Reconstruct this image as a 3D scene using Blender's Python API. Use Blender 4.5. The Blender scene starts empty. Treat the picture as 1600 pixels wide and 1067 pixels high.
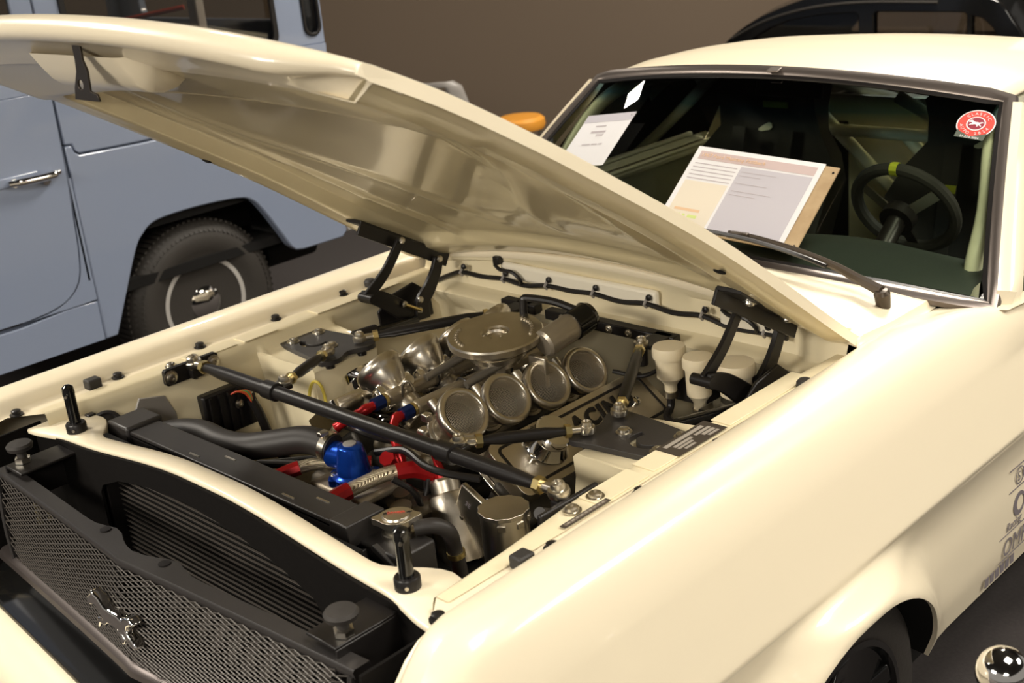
import bpy, bmesh, math, random
from mathutils import Vector as V, Matrix
random.seed(7)
PI = math.pi
SC = bpy.context.scene
COL = SC.collection

# ------------------------------------------------------------------ camera
cam_d = bpy.data.cameras.new('camera'); cam = bpy.data.objects.new('camera', cam_d); COL.objects.link(cam)
cam_d.sensor_width = 36.0; cam_d.sensor_fit = 'HORIZONTAL'; cam_d.lens = 1977.137/1600*36
cam_d.clip_start = .05; cam_d.clip_end = 60
_R = V((0.71559255, 0.69230329, -0.09297013)); _U = V((-0.18019279, 0.31154665, 0.93298941)); _F = V((-0.67487618, 0.65088773, -0.34768853))
cm = Matrix((( _R.x, _U.x, -_F.x, 1.94347), (_R.y, _U.y, -_F.y, -1.70754), (_R.z, _U.z, -_F.z, 1.91316), (0, 0, 0, 1)))
cam.matrix_world = cm
cam_d.dof.use_dof = True; cam_d.dof.focus_distance = 2.55; cam_d.dof.aperture_fstop = 5.6
SC.camera = cam

# ------------------------------------------------------------------ world, exposure
SC.view_settings.view_transform = 'Standard'
try: SC.view_settings.look = 'None'
except Exception: pass
SC.view_settings.gamma = 1.0; SC.view_settings.use_curve_mapping = False
SC.view_settings.exposure = 0.16
w = bpy.data.worlds.new('hall_air'); SC.world = w; w.use_nodes = True
w.node_tree.nodes['Background'].inputs[0].default_value = (1.0, .93, .84, 1)
w.node_tree.nodes['Background'].inputs[1].default_value = .26

LAMP_COL = (1.0, .92, .80)
# (x, y, z, size_x, size_y, watts): hall lamp panels; the unseen front two are added to light bay and cabin
LAMPS = [(2.0, .2, 3.9, 1.2, 1.2, 56, 'above the front wheel of the cream coupe'), (-4.62, 2.60, 4.5, .34, .17, 20, 'above the grey shell chair'), (-3.2, -1.6, 3.9, 1.2, 1.2, 120, 'above the blue wagon'),
         (3.6, 2.6, 3.4, 1.2, 1.2, 120, 'out to the side of the coupe door'), (-.6, 3.9, 4.2, 1.2, 1.2, 270, 'between the black saloon and the coupe tail'), (3.8, -3.9, 3.2, 1.2, 1.2, 115, 'in front of the near headlamp corner, unseen and placed to light the cabin'), (-.4, -4.6, 3.0, 1.4, 1.2, 290, 'in front of the coupe grille, unseen and added to light the engine bay')]
for lx, ly, lz, sx, sy, wt, lw in LAMPS:
    ld = bpy.data.lights.new('hall_lamp_light', 'AREA'); ld.shape = 'RECTANGLE'; ld.size = sx; ld.size_y = sy
    ld.energy = wt; ld.color = LAMP_COL
    lo = bpy.data.objects.new('hall_lamp_light', ld); lo.location = (lx, ly, lz-.045); COL.objects.link(lo)

# ------------------------------------------------------------------ materials
MATS = {}
def mat(name, col, rough=.5, metal=0.0, coat=0.0, noise=None, bump=0.0, bscale=200, trans=0.0, spec=.5, emit=None, sub=0.0, ior=1.5, aniso=0):
    if name in MATS: return MATS[name]
    m = bpy.data.materials.new(name); m.use_nodes = True; nt = m.node_tree; b = nt.nodes['Principled BSDF']
    b.inputs['Base Color'].default_value = (*col, 1); b.inputs['Roughness'].default_value = rough
    b.inputs['Metallic'].default_value = metal; b.inputs['Coat Weight'].default_value = coat
    b.inputs['Coat Roughness'].default_value = .06; b.inputs['Specular IOR Level'].default_value = spec
    b.inputs['Transmission Weight'].default_value = trans; b.inputs['IOR'].default_value = ior
    if sub: b.inputs['Subsurface Weight'].default_value = sub; b.inputs['Subsurface Radius'].default_value = (.01, .01, .008)
    if emit: b.inputs['Emission Color'].default_value = (*emit[0], 1); b.inputs['Emission Strength'].default_value = emit[1]
    if noise or bump:
        tc = nt.nodes.new('ShaderNodeTexCoord')
    if noise:   # (scale, amount, second colour)
        n = nt.nodes.new('ShaderNodeTexNoise'); n.inputs['Scale'].default_value = noise[0]; n.inputs['Detail'].default_value = 5
        nt.links.new(tc.outputs['Object'], n.inputs['Vector'])
        r = nt.nodes.new('ShaderNodeMapRange'); r.inputs[1].default_value = .35; r.inputs[2].default_value = .7; r.inputs[4].default_value = noise[1]
        nt.links.new(n.outputs['Fac'], r.inputs[0])
        mx = nt.nodes.new('ShaderNodeMix'); mx.data_type = 'RGBA'; mx.inputs[6].default_value = (*col, 1); mx.inputs[7].default_value = (*noise[2], 1)
        nt.links.new(r.outputs[0], mx.inputs[0]); nt.links.new(mx.outputs[2], b.inputs['Base Color'])
    if bump:
        n2 = nt.nodes.new('ShaderNodeTexNoise'); n2.inputs['Scale'].default_value = bscale; n2.inputs['Detail'].default_value = 4
        nt.links.new(tc.outputs['Object'], n2.inputs['Vector'])
        bp = nt.nodes.new('ShaderNodeBump'); bp.inputs['Strength'].default_value = bump; bp.inputs['Distance'].default_value = .002
        nt.links.new(n2.outputs['Fac'], bp.inputs['Height']); nt.links.new(bp.outputs[0], b.inputs['Normal'])
    MATS[name] = m
    return m

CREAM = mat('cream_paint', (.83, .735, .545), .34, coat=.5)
CREAM_IN = mat('cream_bay_paint', (.76, .67, .46), .38, coat=.35, noise=(6, .35, (.69, .60, .39)), bump=.12, bscale=40)
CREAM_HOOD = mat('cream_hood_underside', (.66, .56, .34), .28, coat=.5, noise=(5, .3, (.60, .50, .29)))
BLACK = mat('black_satin', (.011, .0095, .009), .36, spec=.35)
BLACK_G = mat('black_gloss', (.005, .005, .005), .10, coat=.2, spec=.4)
BLACK_M = mat('black_matte', (.007, .0065, .006), .8, bump=.2, spec=.2)
GREYBLK = mat('grey_black_powdercoat', (.024, .0215, .0205), .42, bump=.15, bscale=500)
DUCT = mat('black_duct_paint', (.0045, .0038, .0034), .75, noise=(160, .05, (.04, .034, .03)), spec=.12)
RUBBER = mat('black_rubber', (.022, .020, .018), .6, bump=.25, bscale=300)
RUBBER_W = mat('worn_rubber', (.035, .031, .028), .65, noise=(30, .5, (.02, .018, .016)), spec=.3)
HOSE = mat('silicone_hose', (.022, .019, .017), .5, bump=.1, spec=.4)
STEEL = mat('zinc_steel', (.62, .58, .50), .28, 1.0, noise=(60, .4, (.42, .39, .33)))
ALU = mat('cast_aluminium', (.60, .55, .46), .36, 1.0, noise=(40, .5, (.40, .36, .29)), bump=.15)
ALU_B = mat('brushed_aluminium', (.66, .61, .52), .30, 1.0, noise=(25, .35, (.5, .46, .38)))
CHROME = mat('chrome', (.85, .83, .80), .07, 1.0)
BRASS = mat('yellow_zinc', (.72, .58, .26), .3, 1.0)
MESH = mat('wire_mesh', (.46, .40, .31), .4, .8)
BLUE_AN = mat('blue_anodised', (.01, .07, .48), .24, .75)
BLUE_DK = mat('dark_blue_anodised', (.012, .03, .14), .3, .7)
RED_AN = mat('red_anodised', (.42, .012, .014), .25, .5)
def braid_mat():
    m = mat('braided_steel', (.6, .52, .4), .38, .85); nt = m.node_tree; b = nt.nodes['Principled BSDF']
    tc = nt.nodes.new('ShaderNodeTexCoord'); prev = None
    for rz in (.7, -.9):
        mp = nt.nodes.new('ShaderNodeMapping'); mp.inputs['Rotation'].default_value = (.5, .4, rz); wv = nt.nodes.new('ShaderNodeTexWave')
        wv.inputs['Scale'].default_value = 230; nt.links.new(tc.outputs['Object'], mp.inputs[0]); nt.links.new(mp.outputs[0], wv.inputs[0])
        if prev is None: prev = wv
        else:
            mu = nt.nodes.new('ShaderNodeMath'); mu.operation = 'MULTIPLY'; nt.links.new(prev.outputs['Fac'], mu.inputs[0]); nt.links.new(wv.outputs['Fac'], mu.inputs[1])
    cr_ = nt.nodes.new('ShaderNodeValToRGB'); e = cr_.color_ramp.elements; e[0].color = (.13, .10, .06, 1); e[1].color = (.80, .70, .50, 1); e[1].position = .5
    nt.links.new(mu.outputs[0], cr_.inputs[0]); nt.links.new(cr_.outputs[0], b.inputs['Base Color'])
    bp = nt.nodes.new('ShaderNodeBump'); bp.inputs['Strength'].default_value = .6; bp.inputs['Distance'].default_value = .002
    nt.links.new(mu.outputs[0], bp.inputs['Height']); nt.links.new(bp.outputs[0], b.inputs['Normal'])
    return m
BRAID = braid_mat()
PLASTIC_W = mat('milky_plastic', (.80, .70, .50), .4, sub=.3)
TRIM = mat('dark_stainless_trim', (.17, .145, .13), .33, .75)
BLUEV = mat('blue_grey_paint', (.205, .245, .34), .30, coat=.6, noise=(3, .3, (.225, .26, .34)))
TYRE = mat('tyre_rubber', (.028, .024, .020), .62, bump=.4, bscale=120)
SEATM = mat('black_seat_fabric', (.024, .022, .019), .8, bump=.2)
YELLOW = mat('yellow_green_strap', (.42, .45, .03), .6)
CAGE = mat('cage_paint', (.78, .76, .58), .4)
GREYP = mat('grey_plastic', (.30, .28, .26), .4)
ORANGEP = mat('orange_plastic', (.62, .26, .03), .45)
PAPER = mat('white_paper', (.66, .65, .66), .6)
PAPER_G = mat('grey_print', (.44, .42, .46), .6)
PAPER_P = mat('pink_grey_print', (.48, .38, .37), .6)
PAPER_C = mat('cream_print', (.62, .56, .46), .6)
INK = mat('ink', (.16, .14, .15), .7)
INK_L = mat('pale_ink', (.40, .36, .38), .7)
BROWNB = mat('brown_board', (.34, .235, .125), .6, noise=(20, .6, (.50, .38, .22)))
GREEN_T = mat('green_print', (.50, .58, .20), .6)
ORANGE_T = mat('pale_orange_print', (.62, .42, .26), .6)
DECAL_D = mat('dark_decal', (.045, .036, .028), .4)
DECAL_L = mat('pale_decal', (.30, .27, .23), .4)
RED_P = mat('red_print', (.60, .05, .035), .4); DRED_P = mat('dark_red_print', (.22, .012, .03), .4)
WALLM = mat('brown_wall_paint', (.105, .075, .050), .8, bump=.2, bscale=60)
FLOORM = mat('dark_carpet', (.030, .025, .024), .95, noise=(90, .6, (.045, .038, .035)), bump=.5, bscale=300)
CEILM = mat('dark_ceiling', (.05, .045, .04), .9)
LAMP_E = mat('lamp_diffuser', (1, 1, 1), .5, emit=((1.0, .94, .85), 9))

def glass(name, tint, band=False):
    m = bpy.data.materials.new(name); m.use_nodes = True; nt = m.node_tree; nt.nodes.remove(nt.nodes['Principled BSDF'])
    out = nt.nodes['Material Output']; t = nt.nodes.new('ShaderNodeBsdfTransparent'); g = nt.nodes.new('ShaderNodeBsdfGlossy')
    g.inputs['Roughness'].default_value = .01; f = nt.nodes.new('ShaderNodeFresnel'); f.inputs[0].default_value = 1.5
    mx = nt.nodes.new('ShaderNodeMixShader'); t.inputs[0].default_value = (*tint, 1)
    nt.links.new(f.outputs[0], mx.inputs[0]); nt.links.new(t.outputs[0], mx.inputs[1]); nt.links.new(g.outputs[0], mx.inputs[2])
    nt.links.new(mx.outputs[0], out.inputs[0])
    if band:   # the shade band printed along the top of the screen
        tc = nt.nodes.new('ShaderNodeTexCoord'); sp = nt.nodes.new('ShaderNodeSeparateXYZ'); cr = nt.nodes.new('ShaderNodeValToRGB')
        mr = nt.nodes.new('ShaderNodeMapRange'); mr.inputs[1].default_value = 1.20; mr.inputs[2].default_value = 1.33
        nt.links.new(tc.outputs['Object'], sp.inputs[0]); nt.links.new(sp.outputs[2], mr.inputs[0]); nt.links.new(mr.outputs[0], cr.inputs[0])
        e = cr.color_ramp.elements; e[0].position = .30; e[0].color = (*tint, 1); e[1].position = .75; e[1].color = (.06, .07, .09, 1)
        k = e.new(.50); k.color = (.22, .40, .50, 1)
        nt.links.new(cr.outputs[0], t.inputs[0])
    return m
GLASS_W = glass('windscreen_glass', (.90, .96, .82), True)
GLASS_S = glass('side_glass', (.94, .96, .92))
GLASS_V = glass('vehicle_glass', (.62, .60, .56))

# ------------------------------------------------------------------ mesh helpers
def frame(n):
    n = V(n).normalized(); a = V((0, 0, 1)) if abs(n.z) < .9 else V((1, 0, 0))
    u = a.cross(n).normalized(); return u, n.cross(u), n
class MB:
    def __init__(s): s.v = []; s.f = []
    def add(s, vs, fs):
        o = len(s.v); s.v += [tuple(p) for p in vs]; s.f += [tuple(i+o for i in f) for f in fs]; return s
    def box(s, c, size, rot=None):
        c = V(c); h = V(size)/2; R = rot or Matrix.Identity(3)
        vs = [c + R @ V((x*h.x, y*h.y, z*h.z)) for x in (-1, 1) for y in (-1, 1) for z in (-1, 1)]
        return s.add(vs, [(0,1,3,2),(4,6,7,5),(0,4,5,1),(2,3,7,6),(0,2,6,4),(1,5,7,3)])
    def bar(s, p0, p1, wd, th, up=(0,0,1)):
        p0 = V(p0); p1 = V(p1); d = (p1-p0); u = d.cross(V(up)).normalized(); t = u.cross(d).normalized()
        vs = [p + u*a*wd/2 + t*b*th/2 for p in (p0, p1) for a, b in ((-1,-1),(1,-1),(1,1),(-1,1))]
        return s.add(vs, [(0,1,2,3),(7,6,5,4),(0,4,5,1),(1,5,6,2),(2,6,7,3),(3,7,4,0)])
    def cyl(s, p0, p1, r0, r1=None, n=20, caps=True):
        p0 = V(p0); p1 = V(p1); r1 = r0 if r1 is None else r1; u, v, w_ = frame(p1-p0)
        vs = [p + (u*math.cos(2*PI*i/n) + v*math.sin(2*PI*i/n))*r for p, r in ((p0, r0), (p1, r1)) for i in range(n)]
        fs = [(i, (i+1)%n, n+(i+1)%n, n+i) for i in range(n)]
        if caps: fs += [tuple(reversed(range(n))), tuple(range(n, 2*n))]
        return s.add(vs, fs)
    def lathe(s, prof, org, axis, n=28):
        org = V(org); u, v, w_ = frame(axis); vs = []; fs = []
        for r, h in prof:
            for i in range(n): vs.append(org + w_*h + (u*math.cos(2*PI*i/n)+v*math.sin(2*PI*i/n))*max(r, 1e-5))
        for k in range(len(prof)-1):
            for i in range(n): fs.append((k*n+i, k*n+(i+1)%n, (k+1)*n+(i+1)%n, (k+1)*n+i))
        if prof[0][0] > 1e-4: fs.append(tuple(reversed(range(n))))
        if prof[-1][0] > 1e-4: fs.append(tuple(range((len(prof)-1)*n, len(prof)*n)))
        return s.add(vs, fs)
    def tube(s, pts, r, n=12, closed=False, caps=True, squash=None):
        pts = [V(p) for p in pts]; m = len(pts); rs = r if isinstance(r, (list, tuple)) else [r]*m
        vs = []; fs = []; u = None
        for i, p in enumerate(pts):
            a = pts[(i-1) % m] if (closed or i) else pts[0]; b = pts[(i+1) % m] if (closed or i < m-1) else pts[-1]
            t = (b-a).normalized()
            if u is None: u = frame(t)[0]
            u = (u - t*u.dot(t)).normalized(); v_ = t.cross(u)
            for k in range(n): vs.append(p + (u*math.cos(2*PI*k/n)+v_*math.sin(2*PI*k/n))*rs[i])
        for i in range(m if closed else m-1):
            j = (i+1) % m
            for k in range(n): fs.append((i*n+k, i*n+(k+1)%n, j*n+(k+1)%n, j*n+k))
        if caps and not closed: fs += [tuple(reversed(range(n))), tuple(range((m-1)*n, m*n))]
        return s.add(vs, fs)
    def grid(s, rows, close_u=False):
        n = len(rows[0]); vs = [p for r in rows for p in r]; fs = []
        for i in range(len(rows)-1):
            for k in range(n if close_u else n-1):
                fs.append((i*n+k, i*n+(k+1)%n, (i+1)*n+(k+1)%n, (i+1)*n+k))
        return s.add(vs, fs)
    def sphere(s, c, r, n=16, sc=(1,1,1)):
        c = V(c); rows = []
        for i in range(n//2+1):
            a = PI*i/(n//2); rows.append([c+V((r*sc[0]*max(math.sin(a),1e-4)*math.cos(2*PI*k/n), r*sc[1]*max(math.sin(a),1e-4)*math.sin(2*PI*k/n), r*sc[2]*math.cos(a))) for k in range(n)])
        return s.grid(rows, True)
    def plate(s, outline, th, o=(0,0,0), u=(1,0,0), v=(0,1,0), holes=()):
        """flat polygon with holes in the frame (o,u,v), thickened by th along u x v"""
        o = V(o); u = V(u); v = V(v); w_ = u.cross(v).normalized()*th
        bm = bmesh.new()
        loops = [outline]+list(holes); es = []; rings = []
        for lp in loops:
            vs = [bm.verts.new((a, b, 0)) for a, b in lp]; rings.append(vs)
            es += [bm.edges.new((vs[i], vs[(i+1) % len(vs)])) for i in range(len(vs))]
        bmesh.ops.triangle_fill(bm, use_beauty=True, use_dissolve=False, edges=es)
        bm.verts.index_update(); nv = len(bm.verts)
        P = [o+u*q.co.x+v*q.co.y for q in bm.verts]; F = [tuple(q.index for q in f.verts) for f in bm.faces]
        fs = F + [tuple(i+nv for i in reversed(f)) for f in F]
        for vs in rings:
            k = len(vs)
            fs += [(vs[i].index, vs[(i+1)%k].index, vs[(i+1)%k].index+nv, vs[i].index+nv) for i in range(k)]
        bm.free()
        return s.add(P+[p+w_ for p in P], fs)
    def build(s, name, m, parent=None, ang=35, bevel=0, seg=2, solid=0, flat=False, origin=None, kind=None, label=None):
        me = bpy.data.meshes.new(name); og = V(origin) if origin is not None else V((0,0,0))
        me.from_pydata([tuple(V(p)-og) for p in s.v], [], s.f); me.update()
        bm = bmesh.new(); bm.from_mesh(me); bmesh.ops.recalc_face_normals(bm, faces=bm.faces); bm.to_mesh(me); bm.free()
        if not flat:
            for p in me.polygons: p.use_smooth = True
            me.set_sharp_from_angle(angle=math.radians(ang))
        me.materials.append(m)
        o = bpy.data.objects.new(name, me); COL.objects.link(o); o.location = og
        if parent:
            o.parent = parent
            if origin is not None:
                # keep world position under a possibly moved parent
                pw = V((0,0,0)); q = parent
                while q: pw += q.location; q = q.parent
                o.location = og - pw
        if solid:
            d = o.modifiers.new('thickness', 'SOLIDIFY'); d.thickness = solid; d.offset = -1
        if bevel:
            d = o.modifiers.new('bevel', 'BEVEL'); d.width = bevel; d.segments = seg; d.limit_method = 'ANGLE'; d.angle_limit = math.radians(40)
        if kind: o['kind'] = kind
        if label: o['label'] = label
        return o
def cr(pts, n=6, closed=False):
    """Catmull-Rom through points"""
    pts = [V(p) for p in pts]; m = len(pts); out = []
    for i in range(m if closed else m-1):
        p1 = pts[i]; p2 = pts[(i+1) % m]
        p0 = pts[(i-1) % m] if (closed or i) else p1*2-p2; p3 = pts[(i+2) % m] if (closed or i+2 < m) else p2*2-p1
        for k in range(n):
            t = k/n
            out.append(.5*((2*p1)+(p2-p0)*t+(2*p0-5*p1+4*p2-p3)*t*t+(3*p1-p0-3*p2+p3)*t**3))
    if not closed: out.append(pts[-1])
    return out
def lerp(a, b, t): return a+(b-a)*t
def interp(x, xs, ys):
    if x <= xs[0]: return ys[0]
    for i in range(len(xs)-1):
        if x <= xs[i+1]: return lerp(ys[i], ys[i+1], (x-xs[i])/(xs[i+1]-xs[i]))
    return ys[-1]
def smooth(a, b, x):
    t = min(1, max(0, (x-a)/(b-a))); return t*t*(3-2*t)
def rrect(x0, y0, x1, y1, r, n=5):
    out = []
    for cx, cy, a0 in ((x1-r, y1-r, 0), (x0+r, y1-r, 90), (x0+r, y0+r, 180), (x1-r, y0+r, 270)):
        for k in range(n+1):
            a = math.radians(a0+90*k/n); out.append((cx+r*math.cos(a), cy+r*math.sin(a)))
    return out
def circ(cx, cy, r, n=20, a0=0, a1=360):
    full = abs(a1-a0) >= 360
    return [(cx+r*math.cos(math.radians(a0+(a1-a0)*k/(n if full else n-1))), cy+r*math.sin(math.radians(a0+(a1-a0)*k/(n if full else n-1)))) for k in range(n)]
def thing(name, label, cat, loc=(0,0,0), group=None):
    o = bpy.data.objects.new(name, None); COL.objects.link(o); o.location = loc; o.empty_display_size = .1
    o['label'] = label; o['category'] = cat
    if group: o['group'] = group
    return o
def tag(o, label, cat, group=None):
    o['label'] = label; o['category'] = cat
    if group: o['group'] = group
    return o
def struct(o): o['kind'] = 'structure'; return o
def text(name, body, size, m, parent, o, u, v, depth=.0006, align='LEFT', spacing=1.0, shear=0.0, bold=0.0):
    """lettering as a thin mesh laid in the frame (o,u,v)"""
    c = bpy.data.curves.new(name, 'FONT'); c.body = body; c.size = size; c.align_x = align; c.extrude = depth/2
    c.space_character = spacing; c.shear = shear; c.resolution_u = 3; c.offset = bold
    t = bpy.data.objects.new(name+'_tmp', c); COL.objects.link(t)
    dg = bpy.context.evaluated_depsgraph_get(); me = bpy.data.meshes.new_from_object(t.evaluated_get(dg))
    bpy.data.objects.remove(t); bpy.data.curves.remove(c)
    o = V(o); u = V(u).normalized(); v = V(v).normalized(); w_ = u.cross(v)
    for q in me.vertices: q.co = o+u*q.co.x+v*q.co.y+w_*(q.co.z+depth/2)
    me.materials.clear(); me.materials.append(m); me.name = name
    ob = bpy.data.objects.new(name, me); COL.objects.link(ob); ob.parent = parent
    if parent:
        pw = V((0,0,0)); q = parent
        while q: pw += q.location; q = q.parent
        ob.location = -pw
    return ob
def ptb(parent):
    pw = V((0,0,0)); q = parent
    while q: pw += q.location; q = q.parent
    return pw
def bolt(parent, p, axis, r=.009, m=None, name='bolt', h=None):
    h = h or r*.7
    return MB().lathe([(r*1.35, 0), (r*1.35, h*.18), (r, h*.25), (r*.95, h*.75), (r*.6, h), (r*.35, h), (r*.3, h*.6), (0, h*.6)], p, axis, 14).build(name, m or STEEL, parent)

# ------------------------------------------------------------------ hall
struct(MB().box((0, 1.5, -.05), (22, 19, .1)).build('floor', FLOORM))
struct(MB().box((-4.6-.05, 4.6+.05, 2.5), (22, .14, 5.1), Matrix.Rotation(math.radians(45), 3, 'Z')).build('wall_back', WALLM))
struct(MB().box((0, 1.5, 5.1), (22, 19, .1)).build('ceiling', CEILM))
for i, (lx, ly, lz, sx, sy, wt, lw) in enumerate(LAMPS):
    L = thing('hall_lamp', ('square' if sx > .5 else 'small oblong')+' lamp panel hanging '+lw, 'lamp', (lx, ly, lz), 'hall lamps')
    fr = rrect(-sx/2-.04, -sy/2-.04, sx/2+.04, sy/2+.04, .02)
    MB().plate(fr, .06, (0, 0, -.04), holes=[rrect(-sx/2, -sy/2, sx/2, sy/2, .01)]).build('frame', BLACK, L)
    MB().box((0, 0, .03), (sx+.06, sy+.06, .02)).build('back_plate', BLACK, L)
    MB().box((0, 0, -.005), (sx, sy, .02)).build('diffuser', LAMP_E, L)
    for q in (-1, 1):
        MB().cyl((q*sx*.4, 0, .03), (q*sx*.4, 0, 5.06-lz), .006, n=8).build('rod', BLACK, L)
# ================================================================== the cream coupe
car = thing('car', 'cream fastback coupe with its hood open over a V8 with eight intake trumpets', 'car')

# ---- fenders ------------------------------------------------------
ARC = (.08, .235, .352)          # wheel arch centre y, z, radius
def ex(y): return interp(y, (-.95, -.73, -.4, 0, .3, .5, .72, .815, .840, .868, 1.02), (.74, .715, .707, .70, .693, .688, .689, .690, .745, .80, .822))
def nose(y): return -6.0*max(0, -.72-y)**2
def fender(s):
    ys = [-.93, -.90, -.87, -.84, -.81, -.78, -.75, -.72, -.66, -.6, -.52, -.44, -.38, -.345]
    ys += [ARC[0]-ARC[2]*math.cos(PI*k/36) for k in range(0, 37)]
    ys += [.46, .5, .55, .6, .66, .72, .76, .79, .805, .815, .823, .832, .84, .85, .86, .868, .88, .90, .93, .97, 1.018]
    rows = []; lips = []
    for y in ys:
        e = ex(y); dz = nose(y); k = smooth(.70, .95, y)
        seam = interp(y, (-.9, -.68, -.5, 1.1), (.645, .635, .652, .655))
        if y > .5: seam = e-.03
        if y < -.69: seam = e-.024
        up = [(seam, .895-.06*smooth(.5, .6, y)), (e-.016, .896-.06*smooth(.5, .6, y)), (e-.008, .908-.014*smooth(.6, .83, y)), (e, .922-.016*smooth(.6, .83, y)), (e+.012, .931-.020*smooth(.6, .83, y)), (e+.04, .938-.024*smooth(.6, .83, y)),
              (.775+.04*k, .937-.024*k), (.812+.022*k, .918-.012*k), (.838+.012*k, .872), (.854+.004*k, .832), (.860, .812), (.868, .785), (.880, .745), (.893, .70), (.903, .668), (.905, .655), (.899, .642)]
        a = y-ARC[0]
        zl = .285
        if abs(a) < ARC[2]: zl = max(zl, ARC[1]+math.sqrt(max(0, ARC[2]**2-a*a)))
        up = cr([(x, 0, z) for x, z in up], 3)
        pts = [(q.x, q.z) for q in up]
        zt = pts[-1][1]
        n = 13
        for i in range(1, n+1):
            t = i/n; t = 1-(1-t)**1.6
            z = lerp(zt, min(zl, zt-.012), t)
            x = interp(z, (.25, .36, .48, .58, .642), (.868, .884, .886, .882, .899))
            pts.append((x, z))
        out = []
        for x, z in pts:
            r = math.hypot(a, z-ARC[1]); d = r-ARC[2]
            ct = max(0, (z-ARC[1])/max(r, 1e-3))
            fl = .080*math.exp(-(max(0, d)/.055)**2)*ct**.8*smooth(.662, .602, z)
            zz = z + dz*smooth(.2, .8, z)
            out.append(V((s*(x+fl), y, zz)))
        last = out[-1]; out.append(V((last.x-s*.010, y, last.z+.001)))
        if abs(a) <= ARC[2]*1.001: lips.append(out[-1].copy())
        rows.append(out)
    f = MB().grid(rows).build('fender', CREAM, car, ang=50)
    # front closing face with the headlamp
    r0 = rows[0]; MB().grid([r0, [V((s*lerp(abs(p.x), .70, .5), p.y-.004, p.z)) for p in r0], [V((s*.668, -.905, min(p.z, .80))) for p in r0]]).build('headlamp_panel', CREAM, car, ang=50)
    hl = MB().lathe([(.085, -.03), (.090, .004), (.084, .010), (.080, .002), (.06, .012), (.03, .018), (0, .020)], (s*.775, -.935, .57), (0, -1, .05), 32).build('headlamp', CHROME, car)
    MB().lathe([(.080, .0), (.06, .022), (.03, .030), (0, .033)], (s*.775, -.938, .57), (0, -1, .05), 32).build('headlamp_lens', GLASS_V, hl)
    # dark wheel house
    wh = []
    for p in lips: wh.append([p, V((s*.80, p.y, p.z+.006)), V((s*.60, p.y, p.z+.006))])
    MB().grid(wh).build('wheel_house', BLACK_M, car)
    return f
for s in (1, -1):
    fender(s)
# fender top bolts and bump stops on the gutter flange
for s in (1, -1):
    for y in (-.70, -.451, -.227, .0, .22):
        b = MB().lathe([(.015, 0), (.015, .003), (.0105, .004), (.0105, .011), (.007, .013), (0, .013)], (s*.686, y, .8955), (0, 0, 1), 14).build('fender_bolt', BLACK, car)
    MB().box((s*.682, -.516, .906), (.028, .034, .024)).build('rubber_block', RUBBER, car, bevel=.004)
    MB().lathe([(.017, 0), (.017, .012), (.012, .018), (0, .018)], (s*.676, .309, .897), (0, 0, 1), 16).build('rubber_stop', RUBBER, car)

# ---- inner aprons with shock towers --------------------------------
def apron(s):
    ys = [-.66, -.60, -.50, -.40, -.30, -.20, -.15, -.125, -.118, -.111, -.104, -.097, -.05, 0, .05, .097, .104, .111, .118, .125, .15, .22, .30, .40, .50]
    rows = []
    for y in ys:
        tw = smooth(-.125, -.098, y)*(1-smooth(.098, .125, y))
        xi = interp(y, (-.66, -.5, -.3, .1, .5), (.632, .622, .602, .612, .632))
        zt = .897
        # strip, rounded inner edge, wall, tower shelf, tower wall down into the bay
        sh = lerp(xi-.006, .425, tw); zs = lerp(.86, .852, tw)
        pts = [(.665, zt), (.64, zt), (xi+.006, zt), (xi, zt-.004), (xi-.004, zt-.014), (lerp(xi-.005, .592, tw), lerp(.88, .862, tw)), (lerp(xi-.007, .57, tw), lerp(.865, .856, tw)),
               (sh, zs), (sh-.012*tw-.002, zs-.012), (lerp(xi-.02, .415, tw), .80), (lerp(xi-.035, .40, tw), .70), (lerp(xi-.05, .385, tw), .58), (lerp(xi-.06, .37, tw), .45)]
        rows.append([V((s*x, y, z)) for x, z in pts])
    return MB().grid(rows).build('apron', CREAM_IN, car, ang=40)
for s in (1, -1):
    apron(s)
    # pressed seam plates on the apron top
    MB().box((s*.631, -.10, .8985), (.05, .10, .003)).build('apron_seam_plate', CREAM_IN, car, bevel=.001)
    MB().box((s*.634, -.235, .8985), (.05, .13, .003)).build('apron_seam_plate', CREAM_IN, car, bevel=.001)
    MB().box((s*.635, .22, .8985), (.045, .28, .003)).build('apron_seam_plate', CREAM_IN, car, bevel=.001)

# ---- radiator support: arched cream strip and black duct panel ------
def arch_z(x):
    a = abs(x); return .868+.045*(1-smooth(.05, .56, a))
rows = []
for k in range(61):
    x = -.655+1.31*k/60; z = arch_z(x); a = abs(x)
    yf = -.668-.03*smooth(.5, .66, a); yb = yf+.046+.075*smooth(.44, .58, a)
    rows.append([V((x, yf+.001, z-.010)), V((x, yf, z-.003)), V((x, yf+.003, z)), V((x, lerp(yf, yb, .5), z+.001)), V((x, yb-.004, z)), V((x, yb, z-.004)), V((x, yb-.002, z-.022))])
MB().grid(rows).build('radiator_support', CREAM, car, ang=60)
# black panel under the strip with the radiator window cut in it
top = [(-.665+1.33*k/40, arch_z(-.665+1.33*k/40)-.006) for k in range(41)]
out = top[::-1] + [(-.665, .45), (.665, .45)]
hole = [(-.40, .47), (.36, .47), (.36, .755), (.33, .79), (.24, .822), (.10, .848), (-.05, .858), (-.20, .850), (-.31, .83), (-.385, .80), (-.40, .78)]
MB().plate(out, .006, (0, -.672, 0), (1, 0, 0), (0, 0, 1), [hole]).build('duct_panel', DUCT, car)
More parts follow.
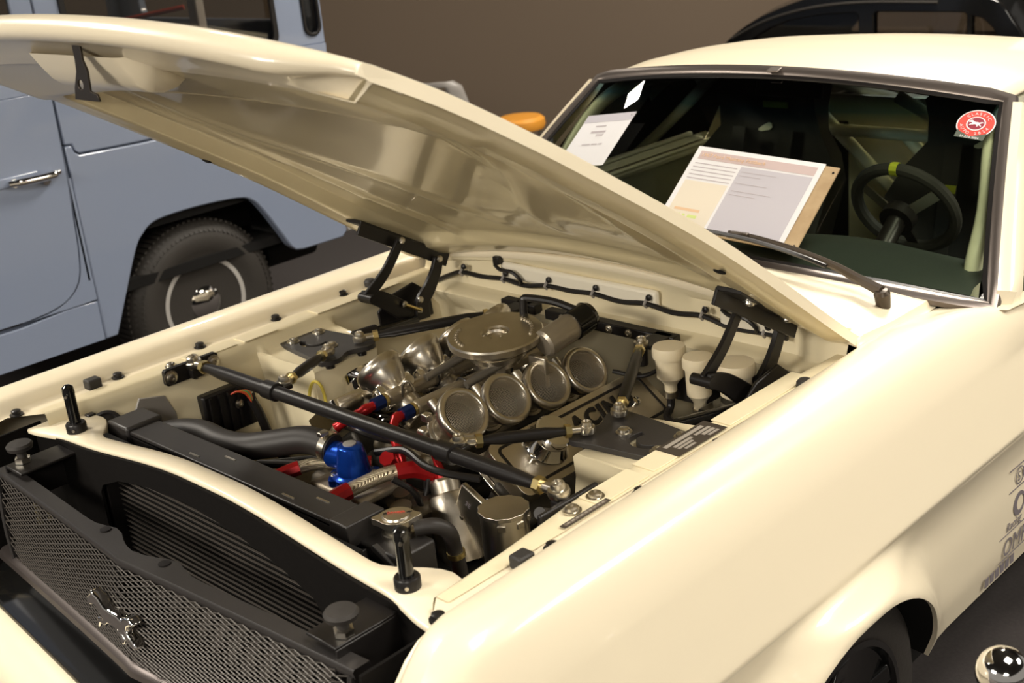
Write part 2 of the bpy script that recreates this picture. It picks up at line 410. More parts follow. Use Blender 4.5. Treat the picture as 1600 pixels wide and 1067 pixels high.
# duct floor and sides, hinge-like brackets that carry the grille pads
MB().box((0, -.75, .455), (1.36, .18, .01)).build('duct_floor', DUCT, car)
for s in (1, -1):
    MB().box((s*.668, -.75, .66), (.006, .18, .42)).build('duct_side', DUCT, car)
    MB().box((s*.52, -.735, .846), (.075, .13, .006)).box((s*.557, -.735, .80), (.005, .13, .09)).build('pad_bracket', BLACK, car, bevel=.002)
    g = MB().lathe([(.010, 0), (.010, .012), (.026, .018), (.028, .026), (.024, .031), (.0, .033)], (s*.538, -.767, .862), (0, 0, 1), 22).build('rubber_pad', RUBBER_W, car)
    MB().lathe([(.017, 0), (.017, .010), (.010, .012), (0, .012)], (s*.538, -.767, .850), (0, 0, 1), 6).build('pad_nut', STEEL, g)
    for y in (-.715, -.69):
        MB().box((s*.6635, y, .69), (.004, .012, .11)).build('duct_slot', mat('olive_slot_metal', (.16, .13, .06), .5), car, bevel=.003)  # upright slots in plain olive on the duct sides
# ---- radiator ------------------------------------------------------
rad = MB().box((-.115, -.527, .63), (.80, .055, .40)).build('radiator', BLACK_M, car)
fins = MB()
z = .46
while z < .862:
    fins.box((-.04, -.632, z), (.80, .004, .0016)); z += .0128
fins.build('radiator_core_fins', mat('fin_metal', (.17, .15, .13), .4, .5), rad, kind='stuff')
MB().box((-.04, -.615, .66), (.86, .02, .42)).build('core_backing', BLACK_M, rad)
MB().box((-.425, -.640, .66), (.03, .04, .42)).build('core_frame', BLACK, rad, bevel=.002)
MB().box((-.115, -.527, .853), (.83, .072, .014)).box((-.115, -.495, .835), (.83, .006, .04)).box((-.115, -.560, .835), (.83, .006, .04)).build('top_tank', GREYBLK, rad, bevel=.003)
MB().box((-.495, -.525, .850), (.085, .09, .038)).build('tank_clamp', GREYBLK, rad, bevel=.006)
MB().box((.278, -.527, .846), (.052, .088, .046)).build('tank_clamp', GREYBLK, rad, bevel=.003)
for x, y in ((-.22, -.548), (-.14, -.515), (.10, -.548), (.17, -.520)):
    MB().box((x, y, .8607), (.035, .004, .002)).build('weld_mark', STEEL, rad)
MB().box((.355, -.505, .75), (.11, .085, .16)).build('side_tank', GREYBLK, rad, bevel=.005)
MB().bar((.315, -.552, .82), (.36, -.552, .68), .012, .012).build('tank_rib', GREYBLK, rad, bevel=.002)
MB().bar((.345, -.548, .835), (.415, -.548, .80), .012, .012).build('tank_rib', GREYBLK, rad, bevel=.002)
# filler neck and cap
MB().lathe([(.030, 0), (.030, .012), (.024, .014), (.024, .032), (0, .032)], (.344, -.49, .826), (0, 0, 1), 28).build('filler_neck', STEEL, rad)
capo = []
for k in range(48):
    a = 2*PI*k/48; r = .033+.012*math.exp(-((math.sin(a-.8))**2)/.06)
    capo.append((.344+r*math.cos(a), -.49+r*math.sin(a)))
cp = MB().plate(capo, .012, (0, 0, .856)).lathe([(.026, 0), (.024, .004), (0, .005)], (.344, -.49, .868), (0, 0, 1), 28).build('filler_cap', ALU_B, rad, bevel=.002)
text('cap_lettering', 'DANGER', .008, RED_P, cp, (.344, -.49, .8735), (.72, .69, 0), (-.69, .72, 0), align='CENTER')
for sx in (-1, 1):
    for k in range(4):
        MB().box((.344+.72*sx*(.019+.004*(k//2)), -.488+.69*sx*(.019+.004*(k//2))+.004*(k % 2), .8725), (.003, .003, .001)).build('cap_check', BLACK, cp)
# horn by the far headlamp
hn = MB().lathe([(.034, 0), (.036, .006), (.034, .014), (.026, .016), (.024, .011), (.017, .011), (.015, .017), (0, .018)], (-.575, -.553, .838), (.5, -.25, .75), 28).build('horn', BLACK, car)
MB().box((-.60, -.575, .862), (.02, .02, .02)).build('horn_bracket', BLACK, hn, bevel=.003)
gp = [(-.50, .68), (-.375, .68), (-.375, .80), (-.395, .852), (-.46, .868), (-.50, .80)]
MB().plate(gp, .006, (-.592, 0, 0), (0, 1, 0), (0, 0, 1)).build('grey_side_plate', GREYP, car, bevel=.002)

# ---- hood pins -----------------------------------------------------
for s in (1, -1):
    p = MB().lathe([(.0125, 0), (.0125, .08), (.0135, .085), (.012, .099), (.006, .104), (0, .105)], (s*.542, -.637, .872), (0, 0, 1), 20).build('hood_pin', BLACK_G, car)
    MB().lathe([(.022, 0), (.022, .018), (.020, .021), (.0125, .021)], (s*.542, -.637, .868), (0, 0, 1), 24).build('collar', BLACK, p)
    MB().cyl((s*.542+.010, -.648, .955), (s*.542+.014, -.652, .955), .003, n=8).build('pin_hole', STEEL, p)
    b0 = math.cos
    MB().lathe([(.0035, 0), (.0035, .004), (0, .004)], (s*.542+.020*.72, -.637-.020*.69, .878), (.72, -.69, 0), 8).build('set_screw', STEEL, p)

# ---- grille --------------------------------------------------------
def gy(x): return -.853+.048*(abs(x)/.56)**.9
rail = []
for k in range(45):
    x = -.60+1.2*k/44; y = gy(x); z = .842-.012*(abs(x)/.6)
    wd = .030+.020*math.exp(-((abs(x)-.10)/.045)**2)*(1 if abs(x) > .02 else .3)
    rail.append([V((x, y, z-.018)), V((x, y-.003, z-.004)), V((x, y, z)), V((x, y+wd, z)), V((x, y+wd+.002, z-.008))])
gr = MB().grid(rail).build('grille', GREYBLK, car, ang=50)
for x in (-.12, .09):
    MB().lathe([(.011, 0), (.011, .0012), (0, .0012)], (x, gy(x)+.032, .8412), (0, 0, 1), 14).build('rail_hole', BLACK, gr)
def gw(u, v):   # u lateral, v 0..1 down the grille face
    return V((u, gy(u)-.002-.012*math.sin(v*PI)*.5 - .010*v, lerp(.826, .622, v)-.010*(abs(u)/.6)))
wires = MB()
NW = 38; step = 1.18/NW
for dgn in (1, -1):
    k = -32
    while k < NW+32:
        pts = []
        for j in range(13):
            v = j/12; u = -.59+step*k+dgn*.62*v
            if -.592 <= u <= .592: pts.append(gw(u, v))
        if len(pts) > 1:
            wires.tube(pts, .0014, 4, caps=False)
        k += 1
wires.build('grille_mesh', mat('grille_wire', (.058, .050, .042), .42, .3), gr, kind='stuff')
for q in (-1, 1): MB().tube([gw(q*.592, k/6) for k in range(7)], .006, 6).build('mesh_frame', GREYBLK, gr)
# lower lip, bumper recess and valance
def sweep_x(prof, xs, fy):
    return [[V((x, fy(x)+py, pz)) for py, pz in prof] for x in xs]
xs = [-.66+1.32*k/40 for k in range(41)]
MB().grid(sweep_x([(.012, .628), (-.010, .626), (-.020, .618), (-.022, .606), (.01, .602)], xs, lambda x: gy(x)-.004)).build('grille_lip', mat('satin_lip', (.10, .085, .08), .3, .6), gr)
MB().grid(sweep_x([(-.004, .608), (-.010, .60), (-.030, .585), (-.070, .560), (-.075, .552)], xs, lambda x: gy(x))).build('bumper_recess', BLACK_G, gr)
MB().grid(sweep_x([(-.066, .538), (-.080, .550), (-.10, .548), (-.135, .525), (-.155, .49), (-.16, .42), (-.13, .33), (-.05, .28)], [-.86+1.72*k/40 for k in range(41)], lambda x: gy(x)+.12*smooth(.6, .86, abs(x)))).build('bumper', CREAM, car)
# running horse emblem on the mesh
hs = [(-.098,.012),(-.090,.026),(-.076,.034),(-.070,.044),(-.062,.037),(-.046,.034),(-.028,.020),(-.004,.018),(.022,.020),(.038,.014),(.054,.026),(.074,.030),(.092,.020),(.076,.014),(.060,.006),(.048,-.004),(.056,-.012),(.070,-.018),(.080,-.034),(.070,-.036),(.058,-.026),(.036,-.018),(.028,-.016),(.038,-.028),(.030,-.042),(.018,-.040),(.020,-.026),(.004,-.014),(-.020,-.014),(-.034,-.024),(-.054,-.024),(-.066,-.038),(-.078,-.034),(-.066,-.012),(-.046,-.008),(-.050,.002),(-.064,.010),(-.082,.006),(-.092,.002)]
em = MB().plate([(x*.9, z) for x, z in hs], .022, (-.012, -.862, .722), (1, 0, 0), (0, 0, 1)).build('horse_emblem', CHROME, gr, bevel=.006, seg=3)

# ---- hood, propped open --------------------------------------------
HE = cr([V((0, .545, .922)), V((0, .40, 1.024)), V((0, .034, 1.286)), V((0, -.273, 1.480)), V((0, -.495, 1.612)), V((0, -.66, 1.700)), V((0, -.72, 1.728))], 10)
HL = [0]
for a, b in zip(HE, HE[1:]): HL.append(HL[-1]+(b-a).length)
HLEN = HL[-1]
def hood_pt(u, v, w_):
    """u lateral, v distance from the rear edge, w outward"""
    v = max(-.02, v)
    i = 0
    while i < len(HL)-2 and HL[i+1] < v: i += 1
    t = (v-HL[i])/(HL[i+1]-HL[i]); p = HE[i].lerp(HE[i+1], t); d = (HE[i+1]-HE[i]).normalized(); n = V((0, d.z, -d.y))
    if n.z < 0: n = -n
    q = p+n*w_; return V((u, q.y, q.z))
def hood_half(v): return interp(v, (0, .3, 1.1, 1.35, HLEN-.06, HLEN+.1), (.682, .688, .690, .680, .66, .655))
def crown(t, v=1): return lerp(.112, .026, smooth(-.20, .60, v))*(1-t*t)-.006*abs(t)**6
NV = HLEN-.06
def hood_nose_y(t): return .085*(1-abs(t)**2.5)       # nose runs forward a little in the middle
rows = []
vv = [HLEN*k/40*(NV/HLEN) for k in range(41)]
ns = [(0, 0), (.018, -.002), (.034, -.006), (.047, -.014), (.054, -.024), (.055, -.035), (.050, -.044), (.040, -.048), (.022, -.046), (.0, -.044)]
uts = [-1+2*k/48 for k in range(49)]
for t in uts:
    col = []
    for v in vv:
        col.append(hood_pt(t*hood_half(v), v, crown(t, v)))
    kf = 1-.55*smooth(.80, 1, abs(t))
    for dv, dw in ns[1:]:
        hv = hood_half(NV+dv)
        col.append(hood_pt(t*hv, NV+dv*kf+hood_nose_y(t), crown(t, NV)+dw*kf))
    hh_ = hood_half(NV)-.004; we = -(.016+.0375*smooth(0, .03, hh_-abs(t*hh_)))
    for f in (.6, .25): col.append(hood_pt(t*hood_half(NV), NV-.01+hood_nose_y(t)*f, crown(t, NV)+lerp(we, -.050*kf, f)))
    col.append(hood_pt(t*hood_half(NV), NV-.01, crown(t, NV)+we))
    rows.append(col)
# side turn-downs
def side_fold(t):
    col = []
    for v in vv: col.append(hood_pt(t*(hood_half(v)+.002), v, crown(1)-.022))
    for dv, dw in ns[1:]: col.append(hood_pt(t*(hood_half(NV)+.001), NV+dv*.45, min(-.026, dw*.45-.003)))
    for f in range(3): col.append(hood_pt(t*hood_half(NV), NV-.01, crown(1)-.018))
    return col
rows = [side_fold(-1)]+rows+[side_fold(1)]
hm = MB().grid(rows)
for t in (-1, 1):      # close the ends of the rolled nose
    cap = [hood_pt(t*hood_half(NV+dv), NV+dv*.45+hood_nose_y(t), crown(t, NV)+dw*.45) for dv, dw in ns] + [hood_pt(t*hood_half(NV-.05), NV-.05, -.03), hood_pt(t*hood_half(NV-.05), NV-.05, -.012)]
    hm.add(cap, [tuple(range(len(cap)))])
hood = hm.build('hood', CREAM, car, ang=60)
# underside: frame, ribs and recessed skin
rows = []
NUu, NVv = 96, 90
for i in range(NUu+1):
    t = -1+2*i/NUu; col = []
    for j in range(NVv+1):
        v = .012+(NV-.012)*j/NVv; hh = hood_half(v)-.004; a = abs(t*hh)
        c = crown(t, v)
        fr = smooth(.555, .575, a)*(1-smooth(.675, .684, a)*.6)                       # side frame
        rb = math.exp(-((a-(.40+.10*smooth(.2, 1.1, v)))/.018)**2)*.35                 # stiffening rib
        re = 1-smooth(.13+.06*(1-(a/.69)**2), .16+.06*(1-(a/.69)**2), v)               # rear frame
        hd = smooth(NV-.22-.05*t*t, NV-.17-.05*t*t, v)                                 # front header
        dia = math.exp(-((a-(.10+.32*smooth(.35, 1.05, v)))/.03)**2)*.18*smooth(.25, .4, v)
        d = max(fr, re, rb, hd*1.25, dia)
        edge = smooth(0, .03, hh-a)*(.35+.65*smooth(.0, .12, v))
        col.append(hood_pt(t*hh, v, c-.010-.030*d*edge-.004))
    rows.append(col)
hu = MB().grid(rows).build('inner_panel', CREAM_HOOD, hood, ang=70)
for u, v in ((-.655, .80), (.652, .55)):
    p = hood_pt(u, v, -.045); n = hood_pt(u, v, -.06)-p
    MB().lathe([(.012, 0), (.012, .002), (.006, .004), (0, .004)], p, n, 14).build('rubber_plug', BLACK_M, hood)
# latch box and striker under the nose
def hp(u, v, w_): return hood_pt(u, v, w_)
lb = []
for k in range(25):
    u = -.205+.375*k/24; e = smooth(-.205, -.175, u)*(1-smooth(.115, .17, u))
    prof = [(-.728, 1.700), (-.712, 1.674), (-.696, 1.652), (-.678, 1.638), (-.654, 1.632), (-.630, 1.636), (-.600, 1.655)]
    lb.append([V((u, lerp(-.680, y, e), lerp(1.705, z, e) if e < 1 else z)) for y, z in prof])
MB().grid(lb).build('latch_box', CREAM, hood, ang=50)
sk = [(-.014, -.016), (.012, -.016), (.014, .015), (.024, .032), (.024, .066), (.044, .070), (.050, .082), (-.03, .082), (-.026, .062), (-.012, .034), (-.011, .015)]
MB().plate(sk, .004, (.035, -.748, 1.712), (1, 0, 0), V((-.22, .06, -.97)), [circ(-.004, .056, .0085, 14)]).build('latch_striker', mat('striker_metal', (.045, .036, .028), .4, .6), hood, bevel=.001)
# ---- cowl and firewall ---------------------------------------------
def lip_z(x): return 1.006-.142*x*x
def wb(x): return V((x, .72+.085*(x/.6)**2, .985-.065*(x/.78)**2))        # windscreen base line
def wt(x): return V((x, 1.215+.045*(x/.6)**2, 1.335-.045*(x/.6)**2))       # windscreen head line
WBX, WTX = .795, .640
rows = []
for x in [-.70, -.689, -.686]+[-.684+1.368*k/48 for k in range(49)]+[.686, .689, .70]:
    zl = lip_z(x)-.014*smooth(.684, .688, abs(x)); b = wb(x)-V((0, 0, .014*smooth(.684, .688, abs(x)))); e = smooth(.56, .68, abs(x))
    rows.append([V((x, .497, zl-.020)), V((x, .492, zl-.006)), V((x, .496, zl)), V((x, .52, zl+.002)), V((x, lerp(.52, b.y, .4), lerp(zl, b.z, .4)+.004-.010*e)), V((x, lerp(.52, b.y, .8), lerp(zl, b.z, .8)-.006*e)), V((x, b.y+.012, b.z-.004)), V((x, b.y+.03, b.z-.03))])
cowl = MB().grid(rows).build('cowl', CREAM, car, ang=60)
sl = MB()
for k in range(46):
    x = -.30+.60*k/45
    if abs(x-.01) < .02: continue
    sl.box((x, .555, lerp(lip_z(x), wb(x).z, .16)+.0045), (.0045, .045, .002))
sl.build('cowl_vents', mat('vent_shadow_metal', (.20, .17, .11), .6), cowl, kind='stuff')
# firewall: vertical cowl face, flange and the wall below
rows = []
for k in range(41):
    x = -.66+1.32*k/40; zl = lip_z(x); e = smooth(.5, .66, abs(x))
    rows.append([V((x, .499, zl-.004)), V((x, .502, zl-.03)), V((x, .516, .952)), V((x, .512-.02*e, .89)), V((x, .505-.02*e, .872)), V((x, .485, .866)), V((x, .455, .864)), V((x, .448, .858)), V((x, .452, .845)), V((x, .475+.02*math.sin(9*x), .80)), V((x, .49+.02*math.sin(7*x+1), .68)), V((x, .50, .40))])
fw = MB().grid(rows).build('firewall', CREAM_IN, car, ang=45)
MB().box((-.10, .505, .935), (.52, .02, .045)).build('firewall_pad', mat('white_sealant', (.80, .74, .60), .5), fw, bevel=.012, seg=3)
MB().box((.42, .500, .93), (.16, .02, .05)).build('firewall_pad', MATS['white_sealant'], fw, bevel=.012, seg=3)
for x in (-.10, -.02, .05, .12, .18, .23):
    bolt(fw, (x, .452, .8635), (0, -.3, 1), .008, CREAM_IN)
# wiring along the cowl with P-clips
hpts = [(-.655, .46, .842), (-.60, .485, .872), (-.55, .49, .894), (-.506, .494, .907), (-.43, .494, .906), (-.346, .494, .912), (-.27, .494, .906), (-.192, .494, .918), (-.11, .494, .917), (-.035, .494, .922), (.05, .494, .916), (.13, .494, .924), (.21, .494, .915), (.293, .494, .922), (.37, .494, .908), (.46, .494, .911), (.52, .49, .912)]
wl = MB().tube(cr(hpts, 5), .0065, 8).build('wiring_loom', BLACK, car)
for x, z in ((-.506, .907), (-.346, .912), (-.192, .918), (-.035, .922), (.13, .924), (.293, .922), (.46, .911)):
    MB().tube([(x, .494, z-.009), (x, .485, z), (x, .494, z+.009), (x, .503, z+.02)], .004, 6).build('clip', GREYP, wl)
    MB().lathe([(.008, 0), (.008, .005), (.004, .008), (0, .008)], (x+.012, .492, z+.018), (0, -1, 0), 10).build('clip_screw', BLACK, wl)
for x0 in (-.36, .36):
    z0 = .955
    MB().box((x0, .492, z0+.008), (.022, .02, .022)).build('sensor', BLACK, wl, bevel=.003)
    MB().tube(cr([(x0-.006, .485, z0-.004), (x0+.02, .478, z0-.012), (x0+.06, .478, z0-.012), (x0+.085, .482, z0-.03), (x0+.08, .49, z0-.045)], 5), .005, 8).build('sensor_lead', BLACK, wl)

# ---- windscreen ----------------------------------------------------
rows = []
for j in range(13):
    t = j/12; r = []
    for k in range(41):
        q = -1+2*k/40; p = wb(q*WBX).lerp(wt(q*WTX), t); bul = .012*math.sin(PI*t)
        r.append(p+V((0, -.6, .8))*bul)
    rows.append(r)
MB().grid(rows).build('windscreen', GLASS_W, car)
per = [wb(-WBX+2*WBX*k/30) for k in range(31)] + [wb(WBX).lerp(wt(WTX), k/10)+V((0, -.6, .8))*.012*math.sin(PI*k/10) for k in range(1, 10)] + [wt(WTX-2*WTX*k/30) for k in range(31)] + [wt(-WTX).lerp(wb(-WBX), k/10)+V((0, -.6, .8))*.012*math.sin(PI*k/10) for k in range(1, 10)]
cen = V((0, .97, 1.16))
def band(prof):
    rows = []; m = len(per)
    for i, p in enumerate(per):
        t = (per[(i+1) % m]-per[i-1]).normalized(); out = (p-cen); out = (out-t*out.dot(t)).normalized(); n = V((0, -.6, .8)); n = (n-t*n.dot(t)-out*n.dot(out)*.0).normalized()
        rows.append([p+out*a+n*b for a, b in prof])
    rows.append(rows[0]); return rows
tr = MB().grid(band([(-.006, -.002), (-.006, .006), (-.002, .009), (.012, .011), (.026, .007), (.031, -.006)])).build('windscreen_trim', TRIM, car, ang=40)
MB().grid(band([(-.018, .0005), (-.016, .0045), (-.006, .0055), (-.004, -.002)])).build('rubber_seal', BLACK, tr)
MB().box(wt(0.0)+V((.03, -.006, .014)), (.035, .028, .006), Matrix.Rotation(.2, 3, 'X')).build('trim_joint', TRIM, tr, bevel=.002)
# sticker at the head of the screen
def on_glass(x, t, off=.006):
    q = x/lerp(WBX, WTX, t); p = wb(q*WBX).lerp(wt(q*WTX), t); return p+V((0, -.6, .8))*(.012*math.sin(PI*t)+off)
so = on_glass(.605, .835); su = (on_glass(.625, .835)-on_glass(.585, .835)).normalized(); sv = (on_glass(.605, .87)-on_glass(.605, .80)).normalized()
sw = su.cross(sv)
st = MB().plate(circ(0, .004, .044, 36), .0006, so, su, sv).build('sticker', PAPER, car)
MB().plate(circ(0, .004, .041, 36), .0004, so+sw*.0007, su, sv).build('sticker_red_ring', RED_P, st)
MB().plate(circ(0, .004, .022, 30), .0004, so+sw*.0012, su, sv).build('sticker_white_ring', PAPER, st)
MB().plate(circ(0, .004, .019, 30), .0004, so+sw*.0017, su, sv).build('sticker_core', DRED_P, st)
MB().plate([(a*.18, .004+b*.22) for a, b in hs], .0004, so+sw*.0022, su, sv).build('sticker_figure', PAPER, st)
MB().plate([(-.034, -.044), (.034, -.044), (.034, -.020), (.026, -.026), (0, -.037), (-.026, -.026), (-.034, -.020)], .0006, so+sw*.0008, su, sv).build('sticker_date_band', mat('dark_green_print', (.05, .065, .045), .5), st)
text('sticker_date', '21-23.6.2024', .0085, PAPER, st, so+sw*.0016+sv*(-.0425), su, sv, align='CENTER')
for body, r, sgn in (('CLASSIC', .0315, 1), ('AUTO 2024', .0315, -1)):
    for i, ch in enumerate(body):
        a = (i-(len(body)-1)/2)*.30
        d = V((math.sin(a), math.cos(a)*sgn)) if False else (math.sin(a), sgn*math.cos(a))
        uu = su*math.cos(a)-sv*math.sin(a)*sgn if sgn > 0 else su*math.cos(a)+sv*math.sin(a)
        vv2 = sw.cross(uu)
        text('sticker_letter', ch, .011, PAPER, st, so+sw*.0013+su*d[0]*r+sv*(.004+d[1]*r)-vv2*.004, uu, vv2, align='CENTER')
# wiper
wp = MB().lathe([(.015, -.02), (.017, .0), (.018, .016), (.013, .024), (0, .026)], (.635, .692, .958), (0, -.25, .95), 18).build('wiper', mat('bronze_black', (.06, .045, .032), .38, .5), car)
aw = [V((.633, .692, .977)), V((.564, .708, .990)), V((.491, .723, 1.001)), V((.379, .741, 1.014)), V((.262, .757, 1.024)), V((.18, .762, 1.026))]
VD = V((.55, -.66, .50)).normalized()
aw = [p+VD*.035*smooth(.60, .42, p.x) for p in aw]
MB().tube(cr(aw, 5), [.013-.008*(k/25) for k in range(26)], 8).build('wiper_arm', MATS['bronze_black'], wp)
bw = [V((.470, .722, .992)), V((.40, .731, 1.000)), V((.30, .745, 1.010)), V((.20, .752, 1.017)), V((.06, .757, 1.020)), V((-.06, .762, 1.022))]
bw = [p+VD*.052*smooth(.54, .44, p.x) for p in bw]
MB().tube(cr(bw, 5), .0055, 6).build('wiper_blade', BLACK, wp)
MB().tube(cr([p+VD*.035 for p in (V((.40, .731, 1.008)), V((.27, .745, 1.020)), V((.12, .752, 1.026)), V((-.02, .758, 1.026)))], 5), .004, 6).build('blade_bridge', MATS['bronze_black'], wp)
MB().box(V((.215, .756, 1.025))+VD*.037, (.05, .014, .014)).build('blade_clip', MATS['bronze_black'], wp, bevel=.003)

# ---- roof, pillars, doors, tail ------------------------------------
def roof_c(y): return interp(y, (1.21, 1.30, 1.45, 1.65, 1.9, 2.15, 2.5, 2.9, 3.3, 3.62, 3.78), (1.341, 1.352, 1.359, 1.355, 1.336, 1.302, 1.23, 1.13, 1.03, .95, .90))
rows = []
for y in [1.215+2.565*k/44 for k in range(45)]:
    zc = roof_c(y); hw = interp(y, (1.215, 1.5, 2.1, 2.9, 3.78), (.632, .645, .655, .66, .70)); r = []
    for k in range(33):
        q = -1+2*k/32; yy = y+(.045*(q*WTX/.6)**2 if y < 1.5 else 0)*max(0, 1-(y-1.215)/.28)
        zz = zc-.032*q*q-.026*abs(q)**6
        r.append(V((q*hw, yy, zz)))
    rows.append(r)
nr = []
for i in range(len(rows)-1):     # leave the rear window open
    nr.append(rows[i])
rb = MB()
n = 33
vs = [p for r in rows for p in r]; fs = []
for i in range(len(rows)-1):
    for k in range(n-1):
        yc = (rows[i][k].y+rows[i+1][k].y)/2
        if 2.55 < yc < 3.4 and 3 < k < 28: continue
        fs.append((i*n+k, i*n+k+1, (i+1)*n+k+1, (i+1)*n+k))
rb.add(vs, fs)
roof = rb.build('roof', CREAM, car, ang=60, solid=.012)
rw = [r[3:30] for r in rows if 2.50 < r[16].y < 3.45]
MB().grid([[p-V((0, 0, .006)) for p in r] for r in rw]).build('rear_window', GLASS_S, car)
for s in (1, -1):
    # A pillar outer skin
    rows = []
    for k in range(15):
        t = k/14; p = wb(s*WBX).lerp(wt(s*WTX), t); p = V((p.x, p.y, p.z))+V((0, -.6, .8))*.010*math.sin(PI*max(0, t))
        o_ = V((s*.022, -.012, .004)); e_ = V((s*(.055-.01*t), .015+.02*t, -.004))
        if k == 0: o_ = V((s*.012, .004, -.03)); e_ = V((s*.028, .01, -.05))
        rows.append([p+o_+V((-s*.006, .012, -.010)), p+o_, p+V((s*.040, 0, .002)) if k else p+V((s*.02, .008, -.04)), p+e_, p+e_+V((0, .03, -.008)), p+V((s*.02, .06, -.02))])
    MB().grid(rows).build('pillar', CREAM, car)
    # roof side rail down to the belt at the quarter
    q0 = V((s*.66, 2.02, 1.30)); rows = []
    for k in range(13):
        t = k/12
        rows.append([V((s*lerp(.648, .805, t), lerp(2.05, 2.02, t), lerp(roof_c(2.05)-.068, .93, t))), V((s*lerp(.655, .805, t), 2.5, lerp(roof_c(2.5)-.07, .93, t))), V((s*lerp(.66, .805, t), 3.1, lerp(roof_c(3.1)-.075, .93, t))), V((s*lerp(.70, .80, t), 3.76, lerp(.84, .92, t)))])
    MB().grid(rows).build('quarter_panel', CREAM, car)
    # door and rear side skin
    def side(y0, y1, nm, zlo=.285, n=14):
        rows = []
        for k in range(n+1):
            y = lerp(y0, y1, k/n)
            pr = [(.80, .925), (.822, .945), (.838, .938), (.850, .90), (.857, .85), (.860, .812), (.868, .785), (.880, .745), (.893, .70), (.903, .668), (.905, .655), (.899, .642), (.884, .60), (.885, .48), (.884, .36), (.868, zlo), (.82, zlo-.02)]
            rows.append([V((s*x, y, z)) for x, z in pr])
        return MB().grid(rows).build(nm, CREAM, car, ang=50)
    side(1.024, 2.12, 'door'); side(2.126, 3.78, 'rear_fender')
    MB().box((s*.70, 2.95, .60), (.36, 1.66, .62)).build('inner_quarter', BLACK_M, car)
    sk_ = MB().box((s*.84, 1.55, .265), (.10, 1.05, .03)).build('sill', CREAM, car, bevel=.008)
    # side glass
    MB().grid([[V((s*.806, 1.03, .93)), V((s*.806, 2.02, .93))], [V((s*.70, 1.20, 1.15)), V((s*.70, 2.03, 1.13))], [V((s*.640, 1.29, 1.270)), V((s*.640, 2.04, roof_c(2.04)-.075))]]).build('side_window', GLASS_S, car)
MB().box((0, 3.80, .62), (1.72, .05, .56)).build('tail_panel', CREAM, car, bevel=.02)
MB().box((0, 1.5, .20), (1.60, 4.5, .06)).build('floor_pan', BLACK_M, car)
# ---- cabin ---------------------------------------------------------
rows = []
for k in range(33):
    x = -.74+1.48*k/32; b = wb(x); e = math.exp(-((x-.38)/.22)**2)
    rows.append([b+V((0, .02, -.03)), V((x, b.y+.06, .935)), V((x, lerp(b.y, 1.14, .5), .945+.02*e)), V((x, 1.06, .942+.025*e)), V((x, 1.11, .925+.02*e)), V((x, 1.13, .88)), V((x, 1.12, .70)), V((x, 1.00, .62))])
MB().grid(rows).build('dashboard', mat('dash_vinyl', (.045, .055, .05), .55, bump=.2), car, ang=50)
# steering wheel, tilted towards the driver
sc_ = V((.400, 1.235, 1.002)); sn = V((0, .90, .43)).normalized(); su_ = V((1, 0, 0)); sv_ = sn.cross(su_)
ring = [sc_+su_*math.cos(2*PI*k/40)*.135+sv_*math.sin(2*PI*k/40)*.128 for k in range(40)]
sw_ = MB().tube(ring, .0165, 10, closed=True).build('steering_wheel', SEATM, car)
for a in (90, 212, 328):
    d = su_*math.cos(math.radians(a))*.13+sv_*math.sin(math.radians(a))*(.125)
    MB().bar(sc_-sn*.03+d*.2, sc_+d, .030, .004, sn).build('spoke', ALU_B if a != 90 else BLACK, sw_)
MB().lathe([(.045, -.02), (.045, .012), (.03, .02), (0, .02)], sc_-sn*.035, sn, 24).build('hub', BLACK, sw_)
MB().cyl(sc_-sn*.04, sc_-sn*.22+V((0, 0, -.04)), .025).build('column', BLACK, sw_)
topd = sv_ if sv_.z > 0 else -sv_
MB().tube([sc_+su_*math.cos(a)*.135+topd*math.sin(a)*.128 for a in (1.50, 1.57, 1.64)], .018, 10).build('yellow_marker', YELLOW, sw_)
# bucket seats
def seat(x):
    rows = []
    for z, hw, y, wing in ((.30, .19, 1.33, .04), (.34, .22, 1.42, .09), (.42, .23, 1.60, .10), (.60, .235, 1.66, .10), (.78, .26, 1.71, .11), (.90, .275, 1.75, .10), (.98, .245, 1.77, .06), (1.05, .19, 1.785, .04), (1.12, .18, 1.80, .07), (1.18, .185, 1.815, .10), (1.225, .15, 1.83, .06), (1.245, .10, 1.84, .02)):
        r = []
        for k in range(17):
            q = -1+2*k/16; r.append(V((x+q*hw, y-wing*abs(q)**3+.02, z)))
        r += [V((x+q*hw*.97, y+.07-.03*abs(q)**3, z)) for q in [1-2*k/16 for k in range(17)]]
        rows.append(r)
    st_ = MB().grid(rows, True).build('seat', SEATM, car, ang=60)
    rows = []
    for y, z, hw in ((1.22, .44, .20), (1.30, .47, .23), (1.50, .44, .24), (1.66, .42, .24)):
        rows.append([V((x-hw-.02, y, z+.10)), V((x-hw, y, z+.10)), V((x-hw*.8, y, z+.02)), V((x, y, z)), V((x+hw*.8, y, z+.02)), V((x+hw, y, z+.10)), V((x+hw+.02, y, z+.10)), V((x+hw, y, .30)), V((x-hw, y, .30))])
    MB().grid(rows, True).build('seat_cushion', SEATM, st_)
    MB().box((x+.01, 1.790, 1.125), (.09, .006, .020)).build('seat_badge', YELLOW, st_)
    ho = [(-.030, -.010), (-.018, -.012), (.012, -.006), (.022, .004), (.020, .014), (.008, .018), (-.008, .010), (-.030, -.004)]
    MB().plate(ho, .006, (x-.03, 1.800, 1.045), (1, 0, 0), (0, .1, 1)).build('harness_slot', CAGE, st_)
    for q in (-1, 1):
        MB().bar((x+q*.09, 1.73, 1.06), (x+q*.08, 1.60, .62), .05, .004, (0, -1, .2)).build('harness_strap', SEATM, st_)
        MB().box((x+q*.088, 1.690, .93), (.05, .006, .028)).build('strap_tab', YELLOW, st_)
    return st_
